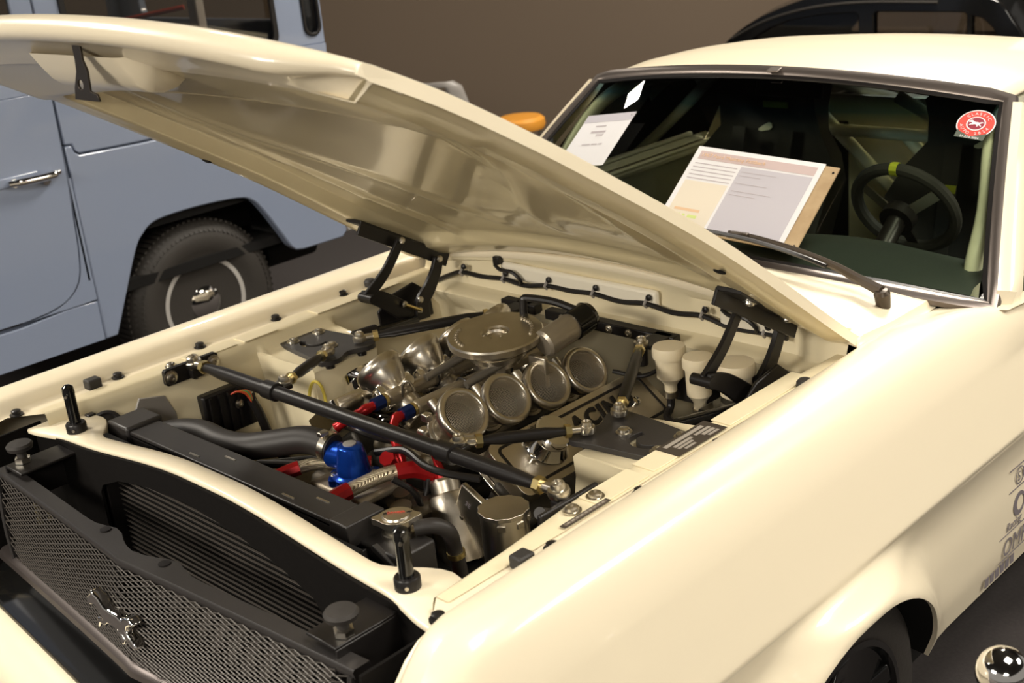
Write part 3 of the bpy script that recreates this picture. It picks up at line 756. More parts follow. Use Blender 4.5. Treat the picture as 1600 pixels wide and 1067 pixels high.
seat(-.36); seat(.38)
# roll cage
def cg(pts, r=.021): return MB().tube(pts, r, 12).build('cage_tube', CAGE, car)
cg(cr([(-.66, 2.10, .30), (-.62, 2.10, 1.0), (-.54, 2.10, 1.18), (-.40, 2.10, 1.225), (0, 2.10, 1.245), (.40, 2.10, 1.225), (.54, 2.10, 1.18), (.62, 2.10, 1.0), (.66, 2.10, .30)], 5))
cg([(-.60, 2.11, .98), (.60, 2.11, .98)])
cg([(-.54, 2.12, 1.17), (.30, 2.13, .42)]); cg([(-.10, 2.13, 1.10), (.16, 2.12, .97)])
cg([(.50, 2.12, 1.19), (.02, 2.12, .99)]); cg([(-.06, 2.12, .97), (.20, 2.13, .72)])
for s in (1, -1):
    cg(cr([(s*.69, 1.00, .45), (s*.695, .985, .88), (s*.675, 1.10, 1.06), (s*.62, 1.26, 1.225), (s*.59, 1.5, 1.255), (s*.54, 2.08, 1.185)], 6))
    cg([(s*.52, 2.12, 1.18), (s*.45, 3.1, .85)])
    MB().grid([[V((s*.80, 1.05, .93)), V((s*.80, 2.05, .93))], [V((s*.775, 1.05, .93)), V((s*.775, 2.05, .93))], [V((s*.765, 1.05, .80)), V((s*.765, 2.05, .80))], [V((s*.775, 1.05, .35)), V((s*.775, 2.05, .35))]]).build('door_card', CAGE, car)
    MB().tube([(s*.762, 1.10, .915), (s*.762, 1.98, .915)], .012, 8).build('door_rail', CAGE, car)
MB().box((0, 2.55, .70), (1.30, .02, .62)).build('rear_bulkhead', CAGE, car)
MB().grid([[V((-.62, 2.56, 1.0)), V((.62, 2.56, 1.0))], [V((-.62, 3.5, .86)), V((.62, 3.5, .86))]]).build('parcel_shelf', CAGE, car)
MB().box((-.06, 1.42, 1.262), (.22, .018, .06), Matrix.Rotation(-.2, 3, 'X')).cyl((-.06, 1.42, 1.28), (-.06, 1.36, 1.345), .008).build('rear_mirror', BLACK, car, bevel=.008)

# wheels of the coupe
def wheel(x, y, s, r=.288, z=.288):
    w0 = V((x, y, z)); ax = V((s, 0, 0))
    ty = MB().lathe([(r-.11, -.11), (r-.03, -.115), (r-.005, -.10), (r, -.07), (r, .07), (r-.005, .10), (r-.03, .115), (r-.085, .112), (r-.11, .10), (r-.11, -.11)], w0, ax, 48).build('wheel', TYRE, car, ang=40)
    MB().lathe([(r-.11, .10), (r-.085, .116), (r-.098, .118), (r-.108, .10), (r-.118, .03), (.05, .01), (.05, .045), (0, .05)], w0, ax, 48).build('rim', BLACK_G, ty)
    for k in range(5):
        a = 2*PI*k/5+.35; d = V((0, math.cos(a), math.sin(a)))
        MB().bar(w0+ax*.060+d*.03, w0+ax*.100+d*(r-.104), .050, .03, ax).build('spoke', BLACK_G, ty, bevel=.006)
    return ty
for s in (1, -1):
    wheel(s*.785, .085, s); wheel(s*.77, 2.80, s)
# ---- sponsor lettering on the lower side ---------------------------
dc = MB().box((.8862, .86, .555), (.001, .10, .0025)).build('side_lettering', INK, car)
MB().box((.8862, .86, .50), (.001, .10, .0025)).build('rule', INK, dc)
MB().plate(circ(0, 0, .022, 24), .0008, (.8865, .862, .528), (0, 1, 0), (0, 0, 1), [circ(0, 0, .019, 24)]).build('ring_mark', INK, dc)
text('lettering', 'S K', .034, INK, dc, (.8867, .850, .515), (0, 1, 0), (0, 0, 1))
MB().plate(circ(0, 0, .030, 24), .0008, (.8865, .865, .455), (0, 1, 0), (0, 0, 1), [circ(0.006, 0, .019, 24)]).build('round_mark', INK, dc)
text('lettering', 'Racing', .030, INK, dc, (.8867, .80, .405), (0, 1, 0), (0, 0, 1), shear=.3)
text('lettering', 'OMP', .060, INK, dc, (.8867, .785, .345), (0, 1, 0), (0, 0, 1), shear=.2)
for z in (.338, .398): MB().box((.8862, .85, z), (.001, .16, .002)).build('rule', INK, dc)
for k in range(6): MB().box((.8845, .715+.026*k, .318), (.001, .018, .022)).build('block_mark', INK, dc)
# ================================================================== engine bay hardware
# ---- tower brace ----------------------------------------------------
def rod_end(parent, p, d, r=.017, ax=(0, 0, 1), name='rod_end'):
    """spherical rod end: eye at p, shank along d"""
    p = V(p); d = V(d).normalized(); ax = V(ax).normalized()
    e = MB().lathe([(r*.55, -r*.5), (r, -r*.38), (r*1.08, 0), (r, r*.38), (r*.55, r*.5)], p, ax, 22)
    e.cyl(p+d*r*.7, p+d*r*2.3, r*.55, r*.5, 14)
    o = e.build(name, STEEL, parent)
    MB().lathe([(r*.72, r*.45), (r*.72, r*.62), (r*.62, r*1.0), (r*.40, r*1.1), (r*.33, r*.8), (0, r*.8)], p, ax, 18).build('ball_bolt', STEEL, o)
    MB().cyl(p+d*r*2.0, p+d*r*2.75, r*.85, n=6).build('lock_nut', BRASS, o)
    return o
A = V((-.576, -.313, .906)); B = V((.576, -.313, .906)); X = V((1, 0, 0))
bar = MB().tube([A+X*.048, A+X*.07, A+X*.12, B-X*.12, B-X*.07, B-X*.048], [.0105, .012, .0155, .0155, .012, .0105], 24).build('brace_bar', BLACK, car)
rod_end(bar, A, X, .019, (.0, -.25, 1)); rod_end(bar, B, -X, .019, (.0, -.1, 1))
for x in (-.267, .293):
    MB().lathe([(.0155, -.022), (.0205, -.020), (.0205, .020), (.0155, .022)], (x, -.313, .906), (1, 0, 0), 24).build('collar', BLACK, bar)
    MB().box((x, -.288, .903), (.030, .045, .010)).build('lug', BLACK, bar, bevel=.003)
# brackets that hold the bar
bk = MB().plate(rrect(-.39, .872, -.245, .912, .008), .012, (-.592, 0, 0), (0, 1, 0), (0, 0, 1)).box((-.578, -.313, .884), (.03, .03, .02)).build('brace_bracket', BLACK, car, bevel=.003)
for y in (-.375, -.26): bolt(bk, (-.580, y, .891), (1, 0, 0), .013, STEEL, h=.008)
MB().cyl((-.576, -.313, .868), (-.576, -.313, .90), .007).build('stud', STEEL, bk)
for y in (-.342, -.282): bolt(bk, (-.632, y, .8975), (0, 0, 1), .011, STEEL, h=.009)
bk = MB().box((.597, -.313, .884), (.010, .15, .03)).box((.582, -.313, .884), (.03, .03, .02)).build('brace_bracket', BLACK, car, bevel=.003)
MB().cyl((.576, -.313, .868), (.576, -.313, .90), .010).build('stud', STEEL, bk)
for y in (-.342, -.282): bolt(bk, (.632, y, .8995), (0, 0, 1), .0125, STEEL, h=.010)
# tower plates
def tower_plate(s):
    ol = [(.392, -.085), (.44, -.078), (.565, -.062), (.605, -.052), (.612, 0), (.600, .062), (.56, .068), (.44, .082), (.388, .078), (.378, .045), (.398, .0), (.376, -.045)]
    ol = [(p.x, p.y) for p in cr([(a, b, 0) for a, b in ol], 3, True)]
    slot = [(.525+.040*math.cos(math.radians(a)), .040*math.sin(math.radians(a))) for a in range(150, 331, 15)] + [(.525+.026*math.cos(math.radians(a)), .026*math.sin(math.radians(a))) for a in range(330, 149, -15)]
    fl = lambda L: [(s*a, b) for a, b in L]
    pl = MB().plate(fl(ol), .012, (0, 0, .855), holes=[fl(slot)]).build('tower_plate', GREYBLK, car, bevel=.002)
    for x, y in ((.462, 0), (.572, -.034), (.57, .044)):
        bolt(pl, (s*x, y, .867), (0, 0, 1), .0125, STEEL, h=.010)
    for y in (-.05, .049):
        MB().cyl((s*.410, y, .838), (s*.410, y, .862), .012).build('spacer', BLACK, pl)
    return pl
for s in (1, -1):
    tower_plate(s)
    # diagonals: forward to the bar, rearward to the firewall bracket
    for y0, e in ((-.05, V((s*.28, -.270, .905))), (.049, V((s*.223, .355, .886)))):
        p0 = V((s*.410, y0, .880)); d = (e-p0).normalized(); L = (e-p0).length
        dr = MB().tube([p0+d*.046, p0+d*.06, p0+d*.085, e-d*.085, e-d*.06, e-d*.046], [.0085, .0095, .0125, .0125, .0095, .0085], 20).build('diagonal_brace', BLACK, car)
        rod_end(dr, p0, d, .0165); rod_end(dr, e, -d, .0165)
fb = MB().box((.06, .438, .872), (.40, .03, .026)).box((.225, .40, .880), (.05, .09, .010)).cyl((.223, .355, .835), (.223, .355, .882), .014).build('firewall_bracket', BLACK, car, bevel=.003)
for x in (-.08, 0, .07, .13, .19): bolt(fb, (x, .422, .872), (0, -1, 0), .008, STEEL)
fb2 = MB().box((-.225, .40, .880), (.05, .12, .010)).box((-.24, .445, .872), (.12, .03, .026)).build('firewall_bracket', BLACK, car, bevel=.003)
bolt(fb2, (-.25, .43, .872), (0, -1, 0), .008, STEEL)

# ---- hood hinges ------------------------------------------------------
def hinge(s):
    def arm(nm, pts, x, wd, th=.010, par=None):
        """flat curved link in the y-z plane"""
        L = cr([(0, a, b) for a, b in pts], 5); left = []; right = []
        for i, p in enumerate(L):
            t = (L[min(i+1, len(L)-1)]-L[max(i-1, 0)]).normalized(); n = V((0, -t.z, t.y)); w_ = wd[0]+(wd[1]-wd[0])*i/(len(L)-1)
            left.append((p.y+n.y*w_/2, p.z+n.z*w_/2)); right.append((p.y-n.y*w_/2, p.z-n.z*w_/2))
        return MB().plate(left+right[::-1], th, (s*x-th/2, 0, 0), (0, 1, 0), (0, 0, 1)).build(nm, BLACK, par or car, bevel=.002)
    h = MB().plate([(.245, .80), (.43, .795), (.425, .862), (.37, .905), (.29, .892), (.24, .86)], .008, (s*.572-.004, 0, 0), (0, 1, 0), (0, 0, 1)).build('hood_hinge', BLACK, car, bevel=.003)
    # channel bolted to the hood
    d = V((0, .486-.202, .948-1.112)).normalized(); n = V((0, -d.z, d.y)); n = n if n.z > 0 else -n
    p0 = V((s*.575, .202, 1.112)); p1 = V((s*.575, .486, .948))
    ch = MB().bar(p0+n*.006, p1+n*.006, .060, .010, n).bar(p0+V((-s*.028, 0, 0))-n*.010, p1+V((-s*.028, 0, 0))-n*.010, .008, .036, n).build('hood_channel', BLACK, h, bevel=.002)
    for t in (.25, .72):
        bolt(ch, p0.lerp(p1, t)+n*.0, -n, .011, STEEL)
    a1 = arm('link_arm', [(.312, 1.045), (.268, .995), (.235, .965), (.177, .926)], .527, (.026, .030), .010, h)
    a2 = arm('link_arm', [(.440, .960), (.425, .925), (.395, .885), (.365, .855), (.36, .81)], .536, (.030, .050), .012, h)
    a3 = arm('cross_link', [(.172, .930), (.23, .905), (.32, .835)], .541, (.030, .055), .010, h)
    for (y, z, x) in ((.309, 1.045, .52), (.436, .958, .527), (.179, .926, .52), (.352, .868, .527), (.30, .87, .531), (.345, .84, .527)):
        MB().lathe([(.009, 0), (.009, .004), (.005, .007), (0, .007)], (s*x, y, z), (-s, 0, 0), 12).build('hinge_pin', STEEL, h)
    MB().cyl((s*.50, .177, .926), (s*.55, .177, .926), .012).build('pivot', BLACK, h)
    if s < 0: MB().cyl((s*.520, .295, .872), (s*.520, .345, .842), .005).build('stop_rod', BRASS, h)
    # gas strut lying along the apron
    MB().cyl((s*.53, .33, .815), (s*.50, .12, .845), .014).build('gas_strut', BLACK_G, h)
    return h
hinge(1); hinge(-1)
MB().cyl((-.50, .10, .850), (-.50, .17, .845), .016).build('strut_end', BLACK, car)

# ---- engine block, covers --------------------------------------------
EX = -.02
eng = MB().box((EX, .06, .55), (.30, .56, .26)).box((EX, .05, .70), (.22, .50, .10)).build('engine_block', mat('dark_cast_metal', (.05, .045, .038), .5, .7), car, bevel=.02)
MB().box((EX, -.26, .58), (.34, .10, .30)).build('front_cover', mat('dirty_cast_metal', (.16, .14, .11), .45, .8, noise=(30, .6, (.06, .05, .04))), eng, bevel=.02)
MB().box((EX, .08, .755), (.20, .52, .04)).build('intake_plenum', mat('dull_alloy', (.33, .29, .22), .45, .9, noise=(30, .5, (.2, .17, .12))), eng, bevel=.015)
MB().box((-.02, -.30, .745), (.17, .13, .022)).build('water_outlet_plate', mat('tan_alloy', (.42, .36, .27), .5, .5), eng, bevel=.008)
def valve_cover(s):
    c = V((.242, .13, .768)) if s > 0 else V((-.345, .10, .775)); n = V((s*.60, 0, .80)); u = V((0, 1, 0)); v = n.cross(u); v = v if v.z < 0 else -v     # v runs outward-down
    if (u.cross(v)).dot(n) < 0: u = -u
    L, Wd = .25, .070
    vc = MB().plate(rrect(-L, -Wd, L, Wd, .02), .05, c-n*.05, u, v).build('valve_cover', ALU_B if s > 0 else CHROME, car, bevel=.008, seg=3)
    ring = rrect(-L+.018, -Wd+.015, L-.018, Wd-.015, .014); ring2 = rrect(-L+.024, -Wd+.021, L-.024, Wd-.021, .010)
    MB().plate(ring, .0015, c+n*.0002, u, v, [ring2]).build('cover_groove', BLACK, vc)
    MB().plate(rrect(-L-.012, -Wd-.012, L+.012, Wd+.012, .02), .010, c-n*.062, u, v).build('cover_flange', CHROME, vc, bevel=.003)
    if s > 0:
        text('cover_lettering', 'RACING', .056, BLACK, vc, V((.243, .062, .7672))+n*.0012, (0, 1, 0), -v, depth=.002, spacing=1.2, shear=.15, bold=.0022)
    for a in (-.17, .17):
        p = c+u*a; MB().lathe([(.010, 0), (.010, .008), (0, .009)], p+n*.0, n, 14).build('cover_nut', CHROME, vc)
    # chrome filler breather
    p = V((.233, .010, .775))+n*.001 if s > 0 else c+V((0, -.10, 0))
    br = MB().lathe([(.050, 0), (.052, .004), (.048, .010), (.040, .030), (.042, .034), (.042, .050), (.038, .054), (0, .055)], p, n, 36).build('breather_cap', CHROME, vc)
    return vc
valve_cover(1); valve_cover(-1)
# cylinder head faces and header pipes below the covers
for s in (1, -1):
    MB().box((EX+s*.25, .12, .66), (.12, .50, .12), Matrix.Rotation(s*.6, 3, 'Y')).build('cylinder_head', MATS['dark_cast_metal'], eng, bevel=.01)
    for k in range(4):
        y = -.05+.11*k
        MB().tube(cr([(EX+s*.30, y, .66), (EX+s*.37, y, .62), (EX+s*.40, y+.03, .52), (EX+s*.38, y+.08, .40)], 4), .021, 12).build('header_pipe', mat('header_steel', (.34, .30, .24), .35, .9), eng)
# ---- eight throttle trumpets with gauze -------------------------------
def trumpet(c, n):
    c = V(c); n = V(n).normalized()
    R0 = .0535
    t = MB().lathe([(.027, -.085), (.028, -.062), (.034, -.054), (.043, -.040), (.050, -.022), (R0-.001, -.014), (R0+.004, -.010), (R0+.005, .002), (R0+.002, .009), (R0-.003, .011), (R0-.009, .009), (.041, -.004), (.034, -.024), (.030, -.04)], c, n, 40).build('intake_trumpet', ALU_B, car, ang=60)
    # woven gauze dome
    u, v, w_ = frame(n); g = MB(); Rg = R0-.008; N = 16
    for k in range(-N, N+1):
        a = k*Rg/N*.97; h = math.sqrt(max(0, Rg*Rg-a*a))
        for q in (0, 1):
            pts = []
            for j in range(7):
                b = -h+2*h*j/6; rr = a*a+b*b; hz = .007+.011*(1-rr/(Rg*Rg))
                pts.append(c+(u*a+v*b if q == 0 else u*b+v*a)+n*hz)
            g.tube(pts, .00042, 3, caps=False)
    g.build('gauze', MESH, t, kind='stuff')
    MB().lathe([(.036, .002), (0, .002)], c-n*.022, n, 32).build('throat', mat('throat_dark', (.02, .017, .013), .6, .2), t)
    return t
for k in range(4):
    y = -.130+.1265*k
    p = V((.142, y, .878-.0125*k)); n = V((.78, -.06, .62))
    t = trumpet(p, n); n = n.normalized()
    # throttle body behind it: barrel, flange, fuel injector
    b0 = p-n*.085; b1 = p-n*.155
    tb = MB().cyl(b0, b1, .031, .034, 24).lathe([(.040, 0), (.040, .010)], b0-n*.012, n, 24).build('throttle_body', ALU, car, bevel=.002)
    MB().box(b0.lerp(b1, .5)+V((.0, -.036, .012)), (.03, .028, .040)).build('body_lug', ALU, tb, bevel=.006)
    MB().cyl(b0+V((-.005, .0, .028)), b0+V((-.035, .0, .058)), .010, .012, 12).build('injector', ALU_B, tb)
    MB().box(b0+V((-.015, -.035, .038)), (.020, .018, .018)).build('injector_clip', STEEL, tb, bevel=.003)
    MB().cyl(b0+V((0, .036, -.008)), b0+V((0, .072, -.008)), .006, n=10).build('spindle', STEEL, tb)
for k in range(4):
    y = -.070+.120*k
    p = V((-.196, y, .885)); n = V((-.78, -.04, .62))
    t = trumpet(p, n); n = n.normalized()
    b0 = p-n*.085; b1 = p-n*.155
    tb = MB().cyl(b0, b1, .031, .034, 24).lathe([(.040, 0), (.040, .010)], b0-n*.012, n, 24).build('throttle_body', ALU, car, bevel=.002)
    MB().box(p-n*.055+V((.012, -.040, -.010)), (.026, .022, .06), Matrix.Rotation(-.8, 3, 'Y')).build('body_lug', CHROME, tb, bevel=.005)
    MB().box(p-n*.055+V((.010, .036, .0)), (.026, .02, .05), Matrix.Rotation(-.8, 3, 'Y')).build('body_lug', CHROME, tb, bevel=.005)
    MB().box(p-n*.03+V((.03, -.045, -.03)), (.022, .02, .05), Matrix.Rotation(-.8, 3, 'Y')).build('body_rib', ALU_B, tb, bevel=.004)
    MB().tube(cr([p-n*.06+V((.05, -.02, .0)), p-n*.06+V((.055, -.02, .03)), p-n*.06+V((.062, -.01, .035)), p-n*.06+V((.068, 0, .01))], 4), .004, 8).build('return_spring', STEEL, tb)
    MB().cyl(b0+V((.005, .0, .028)), b0+V((.035, .0, .05)), .010, .012, 12).build('injector', ALU_B, tb)
# ---- fuel rails and red/blue fittings ---------------------------------
for x0, ya, yb in ((-.115, -.125, .40), (-.02, -.125, .40)):
    fr = MB().box(((x0), (ya+yb)/2, .850), (.030, yb-ya, .030)).build('fuel_rail', mat('anodised_rail', (.34, .29, .21), .38, .75), car, bevel=.010, seg=3)
    for yy in (.02, .16, .30):
        MB().tube([(x0+.02*math.cos(a), yy, .85+.02*math.sin(a)) for a in [2*PI*k/12 for k in range(12)]], .0022, 5, closed=True).build('clamp', BLACK, fr)
    e = V((x0, ya, .850))
    MB().cyl(e, e+V((0, -.008, 0)), .0155, n=20).build('end_ring', BRASS, fr)
    MB().cyl(e+V((0, -.008, 0)), e+V((-.002, -.034, -.002)), .016, n=8).build('blue_nut', BLUE_DK, fr)
    if x0 < -.05: path = [e+V((-.002, -.030, -.002)), e+V((-.010, -.055, -.008)), e+V((-.030, -.085, -.022)), e+V((-.052, -.105, -.04))]
    else: path = [e+V((-.002, -.030, -.002)), e+V((-.004, -.050, -.006)), e+V((.010, -.072, -.024)), e+V((.035, -.085, -.055)), e+V((.055, -.092, -.085))]
    pp = cr(path, 5)
    MB().tube(pp, [.0105+.002*(1 if (k//3) % 2 else 0) for k in range(len(pp))], 14).build('red_hose_end', RED_AN, fr)
    q = pp[-1]; MB().tube(cr([q, q+V((.0, -.03, -.04)), q+V((.01, -.05, -.12))], 4), .010, 10).build('fuel_hose', BRAID, fr)
for x0 in (-.075, .035):
    p0 = V((x0-.02, -.02 if x0 < 0 else .0, .868)); p1 = V((x0+.005, .20, .905))
    MB().cyl(p0, p1, .009, .011, 14).build('vent_tube', mat('grey_tube', (.20, .18, .15), .4, .6), car)
# ---- round link plate over the middle with its cable drum ---------------
dc_ = V((-.008, .125, .940)); dn = V((.03, -.08, 1)).normalized()
disc = MB().lathe([(.050, -.066), (.050, -.050), (.066, -.048), (.068, -.036), (.062, -.033), (.074, -.030), (.076, -.018), (.070, -.014), (.104, -.012), (.109, -.009), (.110, .004), (.107, .008), (.034, .008), (.030, .004), (.022, .004), (.020, -.002), (0, -.002)], dc_, dn, 48).build('throttle_drum', ALU_B, car, ang=30)
u, v, w_ = frame(dn)
for k in range(6):
    a = 2*PI*k/6+.3; bolt(disc, dc_+dn*.004+(u*math.cos(a)+v*math.sin(a))*.026, dn, .0035, STEEL)
for k in range(10):
    a = 2.0+k*.12; bolt(disc, dc_+dn*.008+(u*math.cos(a)+v*math.sin(a))*.085, dn, .005, ALU)
for k in range(8):
    a = 5.1+k*.14; bolt(disc, dc_+dn*.008+(u*math.cos(a)+v*math.sin(a))*.088, dn, .005, ALU)
MB().cyl(dc_-dn*.03, dc_-dn*.11, .022, n=16).build('drum_post', ALU, disc)
sv2 = V((.100, .170, .925)); se = V((.113, .283, .948)); d = (se-sv2).normalized()
sm = MB().tube([sv2-d*.006, sv2, se-d*.035, se-d*.03], [.026, .032, .032, .030], 24).build('servo_motor', mat('grey_alloy', (.42, .37, .29), .4, .7), car)
MB().cyl(se-d*.03, se+d*.015, .035, n=24).lathe([(.036, 0), (.030, .012), (0, .014)], se+d*.015, d, 24).build('servo_cap', BLACK_G, sm)
bolt(sm, se-d*.02+V((-.01, -.035, .01)), (-.2, -1, .2), .010, STEEL)
MB().box(sv2+V((.02, -.045, -.045)), (.05, .012, .07)).build('servo_bracket', ALU_B, sm, bevel=.003)
lv = MB().tube(cr([(-.02, .235, .985), (-.015, .24, .992), (.05, .26, .988), (.11, .275, .972)], 5), .009, 10).cyl((-.02, .235, .99), (-.022, .232, .935), .010, n=12).build('link_lever', BLACK, car)
bolt(lv, (-.022, .232, .935), (0, 0, 1), .014, STEEL)

# ---- coolant: top hose, blue outlet, braided lines ---------------------
hz = [(-.500, -.495, .800), (-.465, -.455, .812), (-.40, -.425, .815), (-.33, -.418, .808), (-.27, -.400, .806), (-.21, -.368, .816), (-.15, -.332, .826), (-.105, -.318, .824), (-.072, -.312, .818)]
ho = MB().tube(cr(hz, 6), .030, 24).build('radiator_hose', HOSE, car)
cd = (V(hz[-1])-V(hz[-2])).normalized(); cp0 = V(hz[-1])-cd*.012
MB().lathe([(.0305, -.008), (.0325, -.008), (.0325, .008), (.0305, .008)], cp0, cd, 28).build('hose_clamp', STEEL, ho)
MB().box(cp0+V((.0, -.01, .034)), (.016, .022, .010)).build('clamp_screw', STEEL, ho, bevel=.002)
bo = V((-.022, -.305, .756))
bl = MB().lathe([(.046, 0), (.046, .006), (.046, .014), (.040, .016), (.036, .020), (.031, .060), (.026, .078), (.020, .082), (0, .083)], bo, (0, 0, 1), 36).plate(rrect(-.052, -.030, .052, .030, .012), .014, bo, (.75, .66, 0), (-.66, .75, 0)).cyl(bo+V((-.052, -.008, .050)), bo+V((0, 0, .050)), .029, .027, 24).build('thermostat_housing', BLUE_AN, car, bevel=.002)
MB().lathe([(.014, 0), (.014, .003), (0, .003)], bo+V((0, 0, .082)), (0, 0, 1), 20).build('housing_top', GREYP, bl)
for q in (-1, 1): bolt(bl, bo+V((.75, .66, 0))*.042*q+V((0, 0, .014)), (0, 0, 1), .007, STEEL)
def braided(pts, red0, red1, r=.0155):
    P = cr(pts, 8); o = MB().tube(P, r, 16).build('braided_hose', BRAID, car)
    if red0: MB().tube(P[:red0+1]+[], r*1.22, 8).build('red_hose_end', RED_AN, o)
    if red1: MB().tube(P[-red1-1:], r*1.22, 8).build('red_hose_end', RED_AN, o)
    return o
braided([(.035, -.430, .765), (.036, -.385, .773), (.048, -.335, .780), (.060, -.285, .783), (.085, -.235, .780), (.105, -.20, .76)], 11, 13)
braided([(-.150, -.430, .770), (-.132, -.385, .780), (-.105, -.340, .785), (-.065, -.285, .775), (-.03, -.25, .77)], 11, 3, .0135)
MB().cyl((.03, -.255, .80), (.02, -.235, .775), .017, n=8).build('red_union', RED_AN, car)
# pump and filter castings at the near front of the engine
pc0 = V((.128, -.192, .755)); pc1 = V((.205, -.225, .60)); pd = (pc1-pc0).normalized()
pm = MB().tube([pc0, pc0+pd*.006, pc0+pd*.03, pc0+pd*.034, pc0+pd*.05, pc1], [.028, .032, .032, .044, .050, .052], 28).build('oil_pump', ALU, car, ang=30)
MB().cyl(pc0-pd*.002, pc0-pd*.05+V((-.01, .0, .0)), .010, .007, 12).build('red_plug', RED_AN, pm)
MB().cyl(pc0-pd*.0, pc0-pd*.012, .018, n=8).build('red_plug', RED_AN, pm)
MB().box((.245, -.215, .655), (.16, .014, .20), Matrix.Rotation(.45, 3, 'Y')).build('alloy_bracket', ALU_B, pm, bevel=.004)
text('casting_mark', '3E', .016, INK, pm, (.222, -.2235, .735), (.9, 0, -.43), (.43, 0, .9))
for x, z in ((.205, .70), (.27, .60), (.20, .60)): bolt(pm, (x, -.223, z), (0, -1, 0), .006, STEEL)
MB().cyl((.265, -.19, .745), (.275, -.205, .715), .018, n=16).build('sender', BLACK, car)
ow = MB().lathe([(.046, 0), (.046, .17), (.0455, .172)], (.395, -.279, .628), (0, 0, 1), 40).build('catch_tank', ALU_B, car)
lid = [(.395+(.0485+.0012*math.cos(12*a))*math.cos(a), -.279+(.0485+.0012*math.cos(12*a))*math.sin(a)) for a in [2*PI*k/72 for k in range(72)]]
MB().plate(lid, .008, (0, 0, .798)).build('tank_lid', ALU_B, ow, bevel=.001)
for a in (-.9, -.1, .7):
    MB().box((.395+.046*math.cos(a), -.279+.046*math.sin(a), .785), (.006, .016, .012), Matrix.Rotation(a, 3, 'Z')).build('lid_tab', STEEL, ow, bevel=.001)
lh = MB().tube(cr([(.375, -.475, .845), (.400, -.452, .848), (.412, -.432, .83), (.405, -.418, .79), (.40, -.405, .72), (.405, -.40, .60)], 6), .0145, 14).build('overflow_hose', HOSE, car)
MB().lathe([(.0145, -.005), (.017, -.005), (.017, .005), (.0145, .005)], (.404, -.414, .775), (0, .1, -1), 18).build('hose_clip', BRASS, lh)
MB().cyl((.345, -.43, .70), (.362, -.44, .70), .017, n=8).build('blue_fitting', BLUE_DK, car)
MB().tube(cr([(.362, -.44, .70), (.385, -.445, .695), (.40, -.445, .67)], 4), .015, 12).build('red_hose_end', RED_AN, car)
# black belts, leads and small fittings in the dark space
bh = [([(.52, -.26, .84), (.50, -.22, .80), (.47, -.20, .70), (.45, -.20, .60)], .014, HOSE), ([(.46, -.25, .80), (.44, -.20, .76), (.42, -.16, .66)], .012, HOSE),
      ([(-.01, -.25, .80), (.06, -.23, .815), (.13, -.24, .805), (.19, -.235, .80), (.25, -.20, .79)], .008, BLACK), ([(.10, -.30, .79), (.13, -.27, .75), (.14, -.26, .66)], .007, BLACK),
      ([(-.30, -.36, .74), (-.22, -.30, .735), (-.15, -.26, .74), (-.06, -.24, .76)], .009, BLACK), ([(-.34, -.34, .72), (-.24, -.25, .725), (-.12, -.20, .745)], .007, BLACK),
      ([(-.17, -.20, .80), (-.10, -.22, .815), (-.06, -.20, .80), (-.03, -.16, .78)], .007, BLACK), ([(.02, -.21, .80), (.10, -.21, .77), (.12, -.25, .70)], .006, BLACK),
      ([(.18, .30, .83), (.24, .33, .82), (.27, .38, .835), (.30, .40, .86)], .005, BLACK), ([(.30, -.24, .76), (.32, -.20, .72), (.33, -.15, .64)], .009, BLACK)]
for pts, r, m in bh: MB().tube(cr(pts, 6), r, 10).build('hose', m, car)
for k, (x, y) in enumerate(((-.10, -.17), (-.08, -.165), (-.06, -.175))):
    MB().tube(cr([(x-.03, y-.02, .80), (x-.01, y, .828), (x+.015, y+.01, .825), (x+.02, y+.03, .80)], 5), .006, 8).build('loop_hose', BLACK_G, car)
for p, r, h in (((.12, -.30, .70), .022, .04), ((.09, -.27, .72), .018, .03), ((.30, -.20, .70), .02, .05), ((.05, -.26, .715), .016, .03)):
    MB().lathe([(r, 0), (r, h*.3), (r*.8, h*.35), (r*.8, h*.6), (r*1.05, h*.65), (r*1.05, h), (0, h)], p, (.1, -.2, 1), 18).build('sensor_body', mat('bronze_metal', (.16, .13, .09), .4, .8), car)
MB().box((.17, -.29, .60), (.36, .20, .03)).build('splash_tray', BLACK_M, car)
MB().tube(cr([(-.42, -.12, .76), (-.415, -.115, .80), (-.40, -.11, .825), (-.38, -.105, .815), (-.378, -.10, .77), (-.38, -.10, .70)], 5), .004, 8).build('dipstick', mat('yellow_handle', (.60, .48, .06), .4), car)
# ignition box on the far apron
eb = MB().box((-.575, -.245, .765), (.03, .145, .115)).build('ignition_box', BLACK, car, bevel=.006)
for k in range(5): MB().box((-.557, -.30+.025*k, .765), (.008, .006, .10)).build('cooling_fin', BLACK, eb)
for y, z in ((-.225, .775), (-.19, .80)): bolt(eb, (-.556, y, z), (1, 0, 0), .009, STEEL)
for i, c in enumerate(((.55, .06, .02), (.50, .16, .02), (.06, .30, .10), (.45, .10, .03))):
    MB().tube(cr([(-.552, -.245+.008*i, .808), (-.54, -.235+.008*i, .814-.002*i), (-.535, -.215+.004*i, .80), (-.53, -.20, .76), (-.52, -.18, .68)], 4), .0022, 6).build('wire', mat('wire_%d' % i, c, .5), eb)
MB().tube(cr([(-.54, -.20, .78), (-.53, -.19, .74), (-.52, -.175, .66), (-.50, -.15, .60)], 4), .012, 10).build('loom', BLACK, eb)

